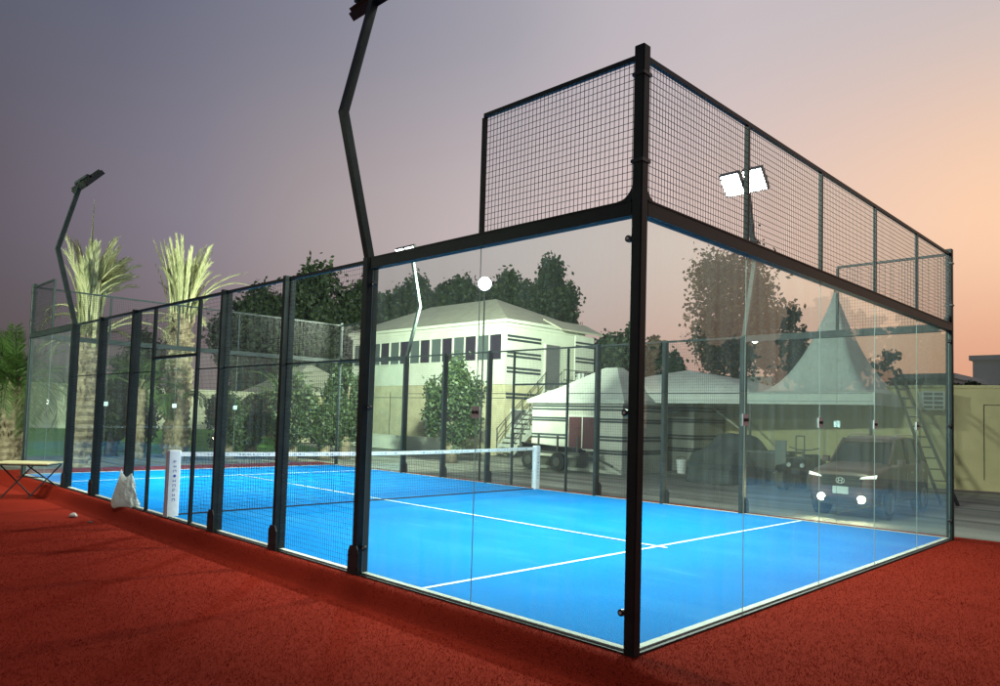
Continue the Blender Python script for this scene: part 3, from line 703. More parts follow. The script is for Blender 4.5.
# ------------------------------------------------------------------ yellow boundary wall
wp = [(24.5,-16.0),(21.6,-4.0),(20.0,1.0),(19.35,3.5),(21.6,13.6),(22.4,17.5)]
root = thing('boundary_wall', (wp[3][0],wp[3][1],GZ), 'yellow rendered boundary wall behind the car and the canopy', 'wall')
for i in range(len(wp)-1):
    nm = 'wall_run'
    a, b = Vector((*wp[i],0)), Vector((*wp[i+1],0)); mb = MB(); t = (b-a).normalized()
    mb.bar(a+Vector((0,0,1.255)), b+Vector((0,0,1.255)), .22, 2.81); mb.build(nm, M['yellow'], root)
    mb = MB(); mb.bar(a+Vector((0,0,2.70)), b+Vector((0,0,2.70)), .30, .08); mb.build('coping', M['yellow'], root)
a, b = Vector((*wp[2],0)), Vector((*wp[3],0)); t = (b-a).normalized(); nn = Vector((-t.y,t.x,0))
if nn.dot(CAM-a) < 0: nn = -nn
def onwall(s_, z): q = b - t*s_ + nn*.114; return (q.x,q.y,z)
mb = MB()
for (s0,z0,s1,z1) in ((1.5,.15,1.5,2.2),(1.5,2.2,2.5,2.2),(2.5,.15,2.5,2.2)): mb.bar(onwall(s0,z0), onwall(s1,z1), .012, .04, up=tuple(nn))
mb.build('panel_groove', M['stripe'], root)
# AC unit on the wall
c = Vector((19.35,3.5,0)); q = Vector((18.75,3.05,2.28))
root = thing('air_conditioner', (q.x,q.y,q.z), 'white window air conditioner with barred grille high on the yellow wall', 'air conditioner')
d1 = Vector((-.925,-.38,0)).normalized(); d2 = Vector((-d1.y,d1.x,0)); ang = math.atan2(d2.y,d2.x)
mb = MB(); qc = q - d1*.1; mb.box(tuple(qc),(.56,.5,.50),ang); mb.build('casing', M['white'], root)
mb = MB()
for k in range(4): z = q.z-.18+k*.12; p_ = q+d1*.155; mb.box((p_.x,p_.y,z),(.46,.03,.075),ang)
mb.build('grille', M['winlight'], root)
mb = MB(); p_ = q+d1*.16; mb.box((p_.x,p_.y,q.z),(.03,.035,.46),ang); mb.build('mullion', M['white'], root)
mb = MB()
for s_ in (-.2,.2): p0 = q+d2*s_-d1*.55; mb.bar((p0.x,p0.y,q.z-.28),(q.x+d2.x*s_+d1.x*.1,q.y+d2.y*s_+d1.y*.1,q.z-.28),.03,.04)
mb.build('bracket', M['rail'], root)
# made-up ladder in place of a slanted reflection, leaning towards the wall
A = Vector((14.9,1.72,GZ)); B = Vector((18.5,3.9,3.05)); side = Vector((.35,-.55,0)).normalized()*.17
root = thing('ladder', tuple(A), 'long dark made-up ladder in place of a slanted reflection behind the car', 'ladder')
for s_ in (-1,1): mb = MB(); mb.bar(A+side*s_, B+side*s_*.75, .05, .07); mb.build('rail', M['wood'], root)
for k in range(1,13): p_ = A.lerp(B,k/13.); mb = MB(); mb.tube([p_-side*.95,p_+side*.95],.018,6); mb.build('rung', M['wood'], root)

# ------------------------------------------------------------------ car (faces the court)
def loft_x(mb, secs, m=0, caps=True): mb.quad_strip(secs, caps=caps, m=m)
CX, CY, G = 10.15, 2.36, GZ; HW = .725
root = thing('parked_car', (CX+1.7,CY,G), 'dark maroon sport utility car with lit headlights parked behind the glass', 'car'); root.scale = (1,.87,.91)
def sec(x, prof):  # prof: list of (halfwidth, z) bottom to top
    return [(CX+x, CY-w_, G+z) for w_, z in prof] + [(CX+x, CY+w_, G+z) for w_, z in reversed(prof)]
body = [
 (.00,[(.40,.38),(.52,.42),(.58,.55),(.60,.72),(.56,.88),(.46,.94)]),
 (.05,[(.52,.28),(.63,.36),(.67,.55),(.68,.74),(.64,.93),(.52,1.00)]),
 (.18,[(.58,.24),(.69,.34),(.715,.55),(.71,.76),(.68,.97),(.55,1.05)]),
 (.55,[(.60,.24),(.71,.34),(.725,.56),(.72,.80),(.69,1.02),(.56,1.10)]),
 (.95,[(.60,.24),(.71,.34),(.725,.56),(.72,.84),(.70,1.06),(.58,1.15)]),
 (1.10,[(.60,.24),(.71,.34),(.725,.56),(.72,.86),(.70,1.07),(.62,1.12)]),
 (2.2,[(.60,.24),(.71,.34),(.725,.56),(.725,.88),(.705,1.09),(.64,1.13)]),
 (3.0,[(.60,.26),(.71,.36),(.725,.58),(.725,.92),(.70,1.12),(.62,1.15)]),
 (3.3,[(.55,.34),(.66,.42),(.69,.62),(.69,.92),(.66,1.10),(.56,1.14)]),
 (3.38,[(.45,.42),(.56,.48),(.60,.64),(.60,.88),(.56,1.02),(.46,1.08)])]
mb = MB(); loft_x(mb, [sec(x,p) for x,p in body]); o = mb.build('body', M['carpaint'], root, smooth=True)
sd = o.modifiers.new('s','SUBSURF'); sd.levels = sd.render_levels = 2
cab = [(.92,[(.60,1.08),(.58,1.10)]),(1.48,[(.655,1.08),(.545,1.60)]),(1.75,[(.66,1.08),(.55,1.645)]),(2.55,[(.66,1.08),(.545,1.64)]),(3.0,[(.64,1.08),(.53,1.58)]),(3.27,[(.60,1.08),(.57,1.12)])]
mb = MB(); loft_x(mb, [sec(x,p) for x,p in cab]); mb.build('cabin_glass', M['carglass'], root)
# roof skin, pillars
mb = MB(); rs = []
for x, w_, z in ((1.40,.52,1.57),(1.50,.545,1.612),(1.78,.56,1.655),(2.3,.56,1.665),(2.6,.555,1.655),(3.05,.54,1.59),(3.14,.5,1.55)):
    rs.append([(CX+x,CY-w_,G+z-.03),(CX+x,CY-w_,G+z),(CX+x,CY-w_*.6,G+z+.022),(CX+x,CY+w_*.6,G+z+.022),(CX+x,CY+w_,G+z),(CX+x,CY+w_,G+z-.03)])
mb.quad_strip(rs, caps=True); mb.build('roof', M['carpaint'], root, smooth=True)
for s_ in (-1,1):
    mb = MB()
    for (x0,w0,z0,x1,w1,z1) in ((.95,.62,1.09,1.48,.548,1.61),(1.98,.675,1.09,2.0,.56,1.64),(2.72,.672,1.09,2.62,.555,1.63),(3.26,.61,1.1,3.02,.535,1.585)):
        mb.bar((CX+x0,CY+s_*w0,G+z0),(CX+x1,CY+s_*w1,G+z1),.05,.06)
    mb.build('pillar', M['carpaint'], root)
    mb = MB(); mb.tube([(CX+1.6,CY+s_*.5,G+1.66),(CX+1.75,CY+s_*.5,G+1.715),(CX+2.7,CY+s_*.5,G+1.715),(CX+2.9,CY+s_*.5,G+1.64)],.014,6); mb.build('roof_rail', M['chrome'], root)
    mb = MB(); mb.rbox((CX+1.12,CY+s_*.80,G+1.16),(.10,.17,.13),.03); mb.build('mirror', M['carpaint'], root)
    mb = MB()   # slim lit headlight wrapping round the wing
    mb.prism([(CX+.0,CY+s_*.40,G+.83),(CX+.07,CY+s_*.68,G+.85),(CX+.10,CY+s_*.69,G+.92),(CX+.02,CY+s_*.43,G+.865)],(-.06,0,.006)); mb.build('headlight', M['drl'], root)
    mb = MB(); mb.disc((CX+.045,CY+s_*.41,G+.42),(1,0,0),.11,.08,18); f_ = mb.build('fog_light', M['blk'], root)
    mb = MB(); mb.disc((CX+.0,CY+s_*.41,G+.42),(1,0,0),.075,.02,18); mb.build('lens', M['fog'], f_)
    ld = bpy.data.lights.new('fog_beam','SPOT'); ld.energy = 60; ld.color = (1,.84,.55); ld.spot_size = math.radians(150); ld.spot_blend = 1; ld.shadow_soft_size = .06
    lo_ = bpy.data.objects.new('fog_beam', ld); COL.objects.link(lo_); lo_.location = (CX-.07,CY+s_*.36,G+.39); lo_.rotation_euler = Vector((1,.25,.12)).to_track_quat('Z','Y').to_euler()
    for x in (.62,2.72):
        mb = MB(); mb.disc((CX+x,CY+s_*.655,G+.34),(0,1,0),.34,.19,28); w_ = mb.build('wheel', M['tyre'], root)
        g = MB(); g.disc((CX+x,CY+s_*.752,G+.34),(0,1,0),.22,.02,24)
        for k in range(5): an = 2*math.pi*k/5; g.bar((CX+x,CY+s_*.768,G+.34),(CX+x+.2*math.cos(an),CY+s_*.766,G+.34+.2*math.sin(an)),.05,.02,up=(0,1,0))
        g.build('rim', M['rim'], w_)
        g = MB(); pts = [(CX+x+.40*math.cos(t),G+.34+.40*math.sin(t)) for t in [math.pi*k/12 for k in range(13)]]; inn = [(CX+x+.35*math.cos(t),G+.34+.35*math.sin(t)) for t in [math.pi*k/12 for k in range(12,-1,-1)]]
        g.prism([(a,CY+s_*.728,b) for a,b in pts+inn],(0,s_*.015,0)); g.build('wheel_arch', M['blk'], root)
mb = MB(); mb.prism([(CX-.012,CY-.40,G+.66),(CX-.012,CY+.40,G+.66),(CX-.005,CY+.44,G+.88),(CX-.005,CY-.44,G+.88)],(.03,0,0)); gr = mb.build('grille', M['blk'], root)
mb = MB()
for k in range(5): mb.box((CX-.016,CY,G+.685+k*.042),(.012,.80,.010))
mb.build('grille_slats', M['rail'], gr)
# oval emblem with a slanted H
mb = MB(); ez, ey, ee = G+.78, CY, CX-.045
mb.tube([(ee,ey+.085*math.cos(t),ez+.058*math.sin(t)) for t in [2*math.pi*k/28 for k in range(29)]],.009,6)
mb.bar((ee,ey+.045,ez-.045),(ee,ey+.028,ez+.045),.014,.016); mb.bar((ee,ey-.028,ez-.045),(ee,ey-.045,ez+.045),.014,.016); mb.bar((ee,ey+.036,ez-.006),(ee,ey-.036,ez+.008),.014,.016)
mb.build('emblem', M['plate'], root)
mb = MB(); mb.box((CX-.03,CY,G+.585),(.014,.32,.15)); pl = mb.build('number_plate', M['plate'], root)
mb = MB(); mb.box((CX-.010,CY,G+.36),(.05,.72,.14)); mb.build('lower_intake', M['blk'], root)
for s_ in (-1,1):
    mb = MB(); mb.box((CX+1.75,CY+s_*.722,G+.72),(.03,.012,.42)); mb.box((CX+2.02,CY+s_*.73,G+.92),(.14,.02,.03)); mb.box((CX+2.75,CY+s_*.73,G+.93),(.14,.02,.03)); mb.build('door_handle', M['chrome'], root)

# ------------------------------------------------------------------ car under a tarpaulin
root = thing('covered_car', (16.2,7.5,GZ), 'car hidden under a dark grey tarpaulin by the canopy', 'car')
mb = MB(); secs = []
for x, hw, top, sh in ((14.72,.60,.66,.45),(14.80,.70,.88,.74),(15.05,.72,.98,.84),(15.5,.72,1.02,.86),(15.8,.72,1.30,.92),(16.1,.72,1.42,.98),(16.9,.72,1.40,.98),(17.4,.70,1.1,.85),(17.55,.6,.8,.6)):
    ring = []; pr_ = [(-hw-.05,0),(-hw-.02,.25),(-hw,sh*.8),(-hw*.86,sh+.04),(-hw*.62,top-.06),(-hw*.3,top),(hw*.3,top),(hw*.62,top-.06),(hw*.86,sh+.04),(hw,sh*.8),(hw+.02,.25),(hw+.05,0)]
    fine = []
    for i in range(len(pr_)-1):
        for k in range(4): t = k/4; fine.append((pr_[i][0]*(1-t)+pr_[i+1][0]*t, pr_[i][1]*(1-t)+pr_[i+1][1]*t))
    fine.append(pr_[-1])
    for y, z in fine:
        ww_ = .05*mnoise.noise((x*1.9,y*4.5,z*.9))+.03*mnoise.noise((x*4,y*11,z*1.5)); ring.append((x+ww_*1.3, 7.62+y*(1+ww_*.8), GZ+max(z+ww_*.8*(z>.1),.005)))
    secs.append(ring)
mb.quad_strip(secs, close=False); mb.poly(secs[0][::-1]); mb.poly(secs[-1]); o = mb.build('tarpaulin', M['tarp'], root, smooth=True)
sd = o.modifiers.new('s','SUBSURF'); sd.levels = sd.render_levels = 1
mb = MB(); mb.tube([(14.70,7.5+t*.1-.75,GZ+.42+.03*math.sin(t*2)) for t in range(16)],.012,6); mb.build('tie_rope', M['wood'], root)
for s_ in (-1,1): mb = MB(); mb.disc((15.4,7.5+s_*.74,GZ+.3),(0,1,0),.3,.16,20); mb.build('wheel', M['tyre'], root)
# bucket by the shaded hut
root = thing('bucket', (17.6,10.15,GZ), 'pale bucket standing between the covered car and the shaded hut', 'bucket')
mb = MB(); rings = [[(17.6+r_*math.cos(2*math.pi*k/18),10.15+r_*math.sin(2*math.pi*k/18),GZ+z) for k in range(18)] for r_, z in ((.14,0),(.18,.42),(.195,.42),(.195,.45),(.17,.45),(.13,.05))]
mb.quad_strip(rings, caps=True); mb.build('pail', M['white'], root); mb = MB(); mb.tube([(17.6,10.15+.19*math.cos(t),GZ+.44+.12*math.sin(t)) for t in [math.pi*k/8 for k in range(9)]],.008,5); mb.build('handle', M['rail'], root)
# beige crate behind the covered car
root = thing('beige_crate', (18.9,8.6,GZ), 'beige slatted crate behind the covered car under the canopy', 'crate')
mb = MB(); mb.box((18.9,8.9,.30),(.7,.9,.86)); mb.build('crate_body', M['beige'], root)
mb = MB()
for z in (.1,.4,.7): mb.box((18.53,8.9,z),(.03,.92,.05))
mb.build('batten', M['wood'], root)
# leaning post under the canopy
o = MB().tube([(19.0,8.2,.9),(18.6,9.6,2.0),(18.5,9.95,2.08)],.035,8).build('leaning_pole', M['roof'], loc=(19.0,8.2,GZ)); tag(o, 'pale pole slanting up to the canopy above the covered car', 'pole')

# ------------------------------------------------------------------ quad bike and cart
def quad(x, y, label):
    root = thing('quad_bike', (x,y,GZ), label, 'quad bike'); g = GZ
    for sx_ in (0,1.15):
        for s_ in (-1,1):
            mb = MB(); c = Vector((x+sx_,y+s_*.40,g+.28)); mb.tube([c-Vector((0,.11,0)),c-Vector((0,.085,0)),c+Vector((0,.085,0)),c+Vector((0,.11,0))],[.20,.28,.28,.20],22); w_ = mb.build('wheel', M['mudtyre'], root); h = MB(); h.disc((x+sx_,y+s_*.515,g+.28),(0,1,0),.13,.02,14); h.build('rim', M['rail'], w_)
    mb = MB(); mb.quad_strip([sec_ for sec_ in [[(x+a,y-w_,g+z0),(x+a,y+w_,g+z0),(x+a,y+w_*.8,g+z1),(x+a,y-w_*.8,g+z1)] for a,w_,z0,z1 in ((-.25,.14,.45,.62),(-.1,.26,.36,.82),(.3,.24,.34,.88),(.6,.2,.36,.80),(1.1,.24,.40,.82),(1.45,.18,.5,.72))]], caps=True); mb.build('body', M['blk'], root)
    for sx_ in (0,1.15):
        for s_ in (-1,1): mb = MB(); mb.prism([(x+sx_-.34,y+s_*.28,g+.52),(x+sx_-.22,y+s_*.28,g+.66),(x+sx_+.2,y+s_*.28,g+.68),(x+sx_+.34,y+s_*.28,g+.56)],(0,s_*.22,0)); mb.build('mudguard', M['blk'], root)
    mb = MB(); mb.rbox((x+.78,y,g+.86),(.62,.28,.14),.04); mb.build('seat', M['blk'], root)
    mb = MB(); mb.tube([(x+.22,y,g+.8),(x+.28,y,g+1.05)],.03,8); mb.tube([(x+.36,y-.40,g+1.12),(x+.28,y-.15,g+1.06),(x+.28,y+.15,g+1.06),(x+.36,y+.40,g+1.12)],.016,8); mb.build('handlebar', M['rail'], root)
    mb = MB()
    for s_ in (-.28,-.1,.1,.28): mb.tube([(x-.25,y+s_,g+.86),(x+.12,y+s_,g+.86)],.012,6)
    for a in (-.25,.12): mb.tube([(x+a,y-.3,g+.86),(x+a,y+.3,g+.86)],.012,6)
    for s_ in (-.1,.12): mb.tube([(x+.1,y+s_,g+.86),(x+.1,y+s_,g+1.42)],.015,6)
    mb.tube([(x+.1,y-.1,g+1.42),(x+.1,y+.12,g+1.42)],.015,6); mb.build('rack', M['rail'], root)
    for s_ in (-1,1): mb = MB(); mb.disc((x-.20,y+s_*.17,g+.68),(1,0,0),.055,.06,14); mb.build('headlamp', M['white'], root)
quad(14.95,5.15,'dusty black quad bike facing the court, left of the maroon car')
x, y = 15.9, 6.4
root = thing('tool_cart', (x,y,GZ), 'dark tool cart with an upright grey panel beside the quad bike', 'cart')
mb = MB(); mb.box((x+.3,y,.45),(.8,1.0,.5)); mb.build('bin', M['blk'], root)
mb = MB(); mb.box((x-.16,y-.42,.55),(.05,.30,1.05)); mb.build('panel', mat('grey_sheet',(.17,.19,.18),.6,0,(.13,.15,.14),4), root)
mb = MB(); mb.box((x+.3,y,.73),(.9,1.3,.05)); mb.build('shelf', M['rail'], root)
for s_ in (-1,1):
    mb = MB(); mb.disc((x,y+s_*.42,GZ+.17),(0,1,0),.17,.08,16); mb.build('wheel', M['tyre'], root)
    mb = MB(); mb.bar((x+.65,y+s_*.4,GZ),(x+.65,y+s_*.4,.25),.05,.05); mb.build('leg', M['rail'], root)

# ------------------------------------------------------------------ gate house and far walls
root = thing('gate_house', (16.9,32.6,GZ), 'small tan outbuilding with a pale hipped roof behind the shrubs', 'house')
mb = MB(); mb.box((17.4,33.6,1.15),(4.6,4.2,2.6)); mb.build('wall', M['tan'], root)
mb = MB(); zz = 2.45; q = [(14.8,31.2,zz),(20.0,31.2,zz),(20.0,36.0,zz),(14.8,36.0,zz)]; t_ = [(17.2,33.2,4.0),(17.6,33.2,4.0),(17.6,34.0,4.0),(17.2,34.0,4.0)]; mb.quad_strip([[(a,b,c-.15) for a,b,c in q],q,t_], caps=True); mb.build('roof', M['roof'], root)
mb = MB(); mb.box((15.08,33.2,1.2),(.04,1.0,1.1)); mb.build('window', M['windark'], root)
o = MB().box((2,34.6,1.1),(26,.3,2.5)).box((2,34.6,2.39),(26,.42,.08)).build('garden_wall', M['cream'], loc=(2,34.6,GZ)); tag(o, 'long cream garden wall beyond the lawn at the far left', 'wall')
mb = MB(); mb.poly([(-25,24.5,GZ+.012),(13.5,24.5,GZ+.012),(13.5,34.4,.42),(-25,34.4,.42)]); tag(mb.build('lawn', M['lawn']), 'green lawn behind the far end of the court', 'lawn', kind='structure')
root = thing('flat_roofed_house', (62,8,GZ), 'grey green flat roofed building beyond the wall at the right edge', 'house')
mb = MB(); mb.box((62,6,3.2),(8,9,6.7)); mb.build('wall', M['teal'], root); mb = MB(); mb.box((62,6,6.7),(8.4,9.4,.35)); mb.build('parapet', M['teal'], root)
for k in range(3): mb = MB(); mb.box((57.98,3.2+k*2.6,4.2),(.06,.9,1.2)); mb.build('window', M['windark'], root)
root = thing('low_house', (52,22,GZ), 'low grey green house beyond the wall, behind the canopy peak', 'house')
mb = MB(); mb.box((50,17,2.2),(8,16,4.8)); mb.build('wall', M['teal'], root); mb = MB(); mb.box((50,17,4.68),(8.4,16.4,.3)); mb.build('parapet', M['teal'], root)
for k in range(3): mb = MB(); mb.box((45.98,11.5+k*4.5,3.2),(.06,1.2,1.2)); mb.build('window', M['windark'], root)

# ------------------------------------------------------------------ vegetation
def leaf_mesh(cl, n, size, elong=1.6):
    """leaf faces spread through ellipsoid clumps (centre, radii); edges thinner than the core"""
    cl = [(np.array(c), np.array(r_)) for c, r_ in cl]; vol = np.array([r_[0]*r_[1]*r_[2] for _, r_ in cl])**.8; vol /= vol.sum()
    pick = rng.choice(len(cl), n, p=vol); C_ = np.array([c for c, _ in cl])[pick]; R_ = np.array([r_ for _, r_ in cl])[pick]
    d = rng.normal(size=(n,3)); d /= np.linalg.norm(d,axis=1,keepdims=True); rad = rng.random(n)**.5*(1+.24*rng.normal(size=n))
    p = C_ + d*R_*rad[:,None]
    t = rng.normal(size=(n,3)); t[:,2] -= .35; t /= np.linalg.norm(t,axis=1,keepdims=True); q = rng.normal(size=(n,3)); b = np.cross(t,q); b /= np.linalg.norm(b,axis=1,keepdims=True)
    s_ = size*rng.uniform(.55,1.35,n)[:,None]
    V = np.stack([p-t*s_*elong*.5, p+b*s_*.5, p+t*s_*elong*.5, p-b*s_*.5],1)
    return V
def leaf_obj(name, V, m, parent=None):
    n = len(V); me = bpy.data.meshes.new(name); o = bpy.data.objects.new(name, me); COL.objects.link(o)
    off = np.array(ROOT_LOC[parent.name]) if parent is not None else 0
    me.vertices.add(n*4); me.vertices.foreach_set('co', (V-off).astype(np.float32).ravel()); me.loops.add(n*4); me.loops.foreach_set('vertex_index', np.arange(n*4,dtype=np.int32))
    me.polygons.add(n); me.polygons.foreach_set('loop_start', np.arange(0,n*4,4,dtype=np.int32)); me.polygons.foreach_set('loop_total', np.full(n,4,np.int32)); me.materials.append(m); me.update(); me.validate()
    if parent is not None: o.parent = parent
    return o
def crown_clumps(c, R, k, seed, rr_=(.15,.40), zmin=-1):
    rs = random.Random(seed); out = []
    while len(out) < k:
        d = Vector((rs.uniform(-1,1),rs.uniform(-1,1),rs.uniform(zmin,1)))
        if d.length > 1: continue
        s_ = rs.uniform(*rr_); out.append(((c[0]+d.x*R[0]*.82,c[1]+d.y*R[1]*.82,c[2]+d.z*R[2]*.82),(R[0]*s_,R[1]*s_,R[2]*s_*.9)))
    return out
def tree(name, base, c, R, k, n, size, m, label, group, seed, tr=.16, zmin=-1, rr_=(.15,.40), cat='tree'):
    root = thing(name, base, label, cat, group); cl = crown_clumps(c, R, int(k*1.7), seed, rr_, zmin)
    leaf_obj('crown', leaf_mesh(cl, n, size), m, root)
    mb = MB(); top = Vector(c)+Vector((0,0,R[2]*.3)); b0 = Vector(base); mid = b0.lerp(top,.5)+Vector((.08*R[0],.05*R[1],0)); mb.tube([b0,b0.lerp(mid,.5),mid,top],[tr*1.25,tr,tr*.75,tr*.25],10)
    for (cc,_) in cl[:10]: s_ = b0.lerp(mid,.9).lerp(top,random.Random(seed+len(mb.v)).uniform(0,.5)); e_ = Vector(cc); mb.tube([s_,s_.lerp(e_,.5)+Vector((0,0,-.1*R[2]*.3)),e_],[tr*.4,tr*.25,tr*.08],6)
    mb.build('trunk', M['bark'], root, smooth=True); return root
def at(px, py, d): return CAM + (_fw + R2*((px-500)/FPX) - U2*((py-343-SHY)/FPX))*d
TG = 'big trees beyond the buildings'
def bigtree(px, d, top, halfw, low, k, n, size, m, label, seed, group=TG, name='dense_tree', zmin=-1):
    """survey a tree from its mid line, top and half width, at distance d"""
    p = at(px, 420, d); zt = at(px, top, d).z; zl = at(px, low, d).z; c = (p.x,p.y,(zt+zl)/2); R = (halfw/FPX*d,halfw/FPX*d,(zt-zl)/2)
    return tree(name, (p.x,p.y,GZ), c, R, k, n, size, m, label, group, seed, tr=.02*d**.7, zmin=zmin)
bigtree(258, 46, 279, 52, 412, 26, 32400, 0.202, M['leafdark'], 'dense dark tree farthest left of the row behind the shrubs', 1)
bigtree(312, 45, 264, 55, 412, 28, 36000, 0.202, M['leafdark'], 'tallest dark tree of the row left of the two-storey house', 2)
bigtree(362, 48, 272, 44, 400, 22, 25200, 0.202, M['leafdark'], 'dark tree touching the left end of the house roof', 3)
bigtree(408, 50, 274, 30, 370, 14, 16200, 0.202, M['leafdark'], 'small rounded treetop above the left half of the house roof', 4)
bigtree(446, 49, 271, 32, 370, 16, 18000, 0.202, M['leafdark'], 'bushy treetop above the middle of the house roof', 5)
bigtree(508, 47, 262, 34, 370, 18, 21600, 0.187, M['leafdark'], 'leafy treetop above the right end of the house roof ridge', 6)
bigtree(546, 46, 258, 34, 380, 20, 23400, 0.187, M['leafdark'], 'tall dense tree behind the stair end of the house', 7)
bigtree(596, 44, 336, 22, 420, 12, 11520, 0.173, M['leafdark'], 'low dark tree just right of the two-storey house', 8)
bigtree(628, 36, 314, 32, 420, 18, 21600, 0.144, M['leafdark'], 'dark tree rising behind the pointed hut roof', 9)
bigtree(662, 37, 334, 24, 420, 14, 12960, 0.144, M['leafdark'], 'narrow dark tree beside the pointed hut, right of the corner post', 10)
bigtree(735, 30, 240, 62, 400, 42, 12000, 0.12, M['leafdusk'], 'tall thin dusk-tinted tree with gaps standing behind the canopy', 11, name='sparse_tree')
bigtree(786, 31, 300, 30, 400, 16, 4400, 0.12, M['leafdusk'], 'smaller dusk-tinted tree beside the pagoda peak', 12, name='sparse_tree')
bigtree(893, 25.5, 352, 34, 405, 14, 5200, 0.10, M['leafdusk'], 'dusk-tinted bush showing above the yellow wall behind the ladder', 13, group='bushes over the yellow wall', name='bush')
bigtree(966, 28, 379, 18, 402, 8, 3960, 0.065, M['leafdark'], 'dark bush above the yellow wall at the right edge', 14, group='bushes over the yellow wall', name='bush')
bigtree(942, 28, 386, 16, 402, 6, 2520, 0.065, M['leafdark'], 'low dark bush above the yellow wall just inside the last glass pane', 15, group='bushes over the yellow wall', name='bush')
for i, (x, y, h_) in enumerate(((27.5,-5.0,6.5),(29.5,-9.5,7.5),(27,-14.5,6.0),(31,-1.5,6.0))):  # unseen trees, added to darken what the end wall mirrors
    tree('dense_tree', (x,y,GZ), (x,y,h_*.6), (2.4,2.6,h_*.42), 18, 2600, .34, M['leafdark'], ('added dark tree behind the yellow wall out past the right picture edge, mirrored in the panes','added taller dark tree further out past the right picture edge, mirrored in the panes','added dark tree farthest out past the right edge, mirrored in the panes','added dark tree behind the right end of the yellow wall, mirrored in the panes')[i], 'unseen trees added for the end wall to mirror', 60+i)
# garden trees and shrubs between court and house
bigtree(452, 26.5, 355, 30, 454, 24, 15000, .085, M['leafmid'], 'bushy green tree growing in front of the house wall', 20, group='garden trees before the house', name='garden_tree')
bigtree(345, 27, 360, 27, 446, 20, 12000, .085, M['leafmid'], 'green garden tree beside the left end of the house', 21, group='garden trees before the house', name='garden_tree')
SH = 'shrubs beyond the court fence'
for i, (px, d, top, hw, low, lb) in enumerate(((112,25,372,22,452,'tall dark shrub nearest the far end of the court'),(140,27,330,26,450,'tall bright green shrub between the two pale palms'),(228,25,385,24,452,'dark shrub just right of the thick palm trunk'),(252,26,392,18,450,'dark shrub under the small palm'),(292,25,375,26,452,'bushy shrub in front of the tan outbuilding'),(325,26,398,20,448,'low shrub before the tan outbuilding wall'))):
    bigtree(px, d, top, hw, low, 20, 10000, .085, M['leafmid'], lb, 30+i, group=SH, name='shrub')

# palms
def frond(out, base, az, el, ln, bend, lf, npair, fold, wid=.03, tip=.5):
    """a palm frond: arched rib with a row of leaflets on either side"""
    p = Vector(base); d = Vector((math.cos(az)*math.cos(el),math.sin(az)*math.cos(el),math.sin(el))); side = Vector((-math.sin(az),math.cos(az),0)); st = ln/npair; rib = [p.copy()]
    e_ = el
    for i in range(npair):
        e_ -= bend/npair*(1+i/npair); d = Vector((math.cos(az)*math.cos(e_),math.sin(az)*math.cos(e_),math.sin(e_))); p = p + d*st; rib.append(p.copy())
        t = i/npair
        if t < .12: continue
        l_ = lf*(1-abs(t-.45)**1.6*1.1)*random.uniform(.8,1.1); upv = side.cross(d).normalized()
        for s_ in (-1,1):
            dr = (d*math.cos(fold)+ (side*s_*.85 + upv*random.uniform(-.45,.25))*math.sin(fold)).normalized(); q = p + dr*l_ + Vector((0,0,-l_*.18*math.sin(fold))); w_ = upv.cross(dr).normalized()*wid*.5
            m_ = p.lerp(q,.45); out.append((p,m_+w_,q,m_-w_))
    return rib
def palm(base, th, tr, label, spec, m, tuft=None, group='palms beyond the court', pat=True):
    root = thing('palm_tree', base, label, 'palm', group); b = Vector(base)
    mb = MB(); rings = []; nz = int(th/.10)
    for i in range(nz+1):
        z = th*i/nz; rr_ = tr*(1.12-.22*i/nz)*(1+.10*((i%2)*2-1)); ring = []
        for k in range(16): an = 2*math.pi*k/16; ring.append((b.x+math.cos(an)*rr_*(1+.12*mnoise.noise((an*2,z*3,b.x))),b.y+math.sin(an)*rr_*(1+.12*mnoise.noise((an*2,z*3,b.y))),b.z+z))
        rings.append(ring)
    mb.quad_strip(rings, caps=True)
    for i in range(int(th*(40 if pat else 0))):        # stubs of cut leaf bases
        z = random.uniform(.1,th); an = random.uniform(0,2*math.pi); rr_ = tr*(1.10-.2*z/th); p0 = b+Vector((math.cos(an)*rr_*.9,math.sin(an)*rr_*.9,z)); mb.bar(p0,p0+Vector((math.cos(an)*tr*.28,math.sin(an)*tr*.28,tr*.55)),tr*.28,.03,up=(-math.sin(an),math.cos(an),0))
    mb.build('trunk', M['palmbark'], root)
    top = b+Vector((0,0,th)); quads = []; ribs = MB()
    for (cnt, el, els, ln, bend, lf, fold, az0, azs, *zo) in spec:
        for i in range(cnt):
            az = az0+random.uniform(-azs,azs); e_ = el+random.uniform(-els,els); r0 = tr*.6
            r0 = tr*random.uniform(.2,1.15); bs = top+Vector((math.cos(az)*r0,math.sin(az)*r0,random.uniform(-.35,.1)+(zo[0] if zo else 0)))
            rb = frond(quads, bs, az, e_, ln*random.uniform(.8,1.12), bend*random.uniform(.7,1.3), lf, 44, fold, wid=.022)
            ribs.tube(rb[::3]+[rb[-1]], [.035*(1-.85*k/len(rb[::3])) for k in range(len(rb[::3])+1)], 5)
    V = np.array([[tuple(v) for v in q] for q in quads]); leaf_obj('crown', V, m, root); ribs.build('frond_rib', m, root)
    return root
PI = math.pi
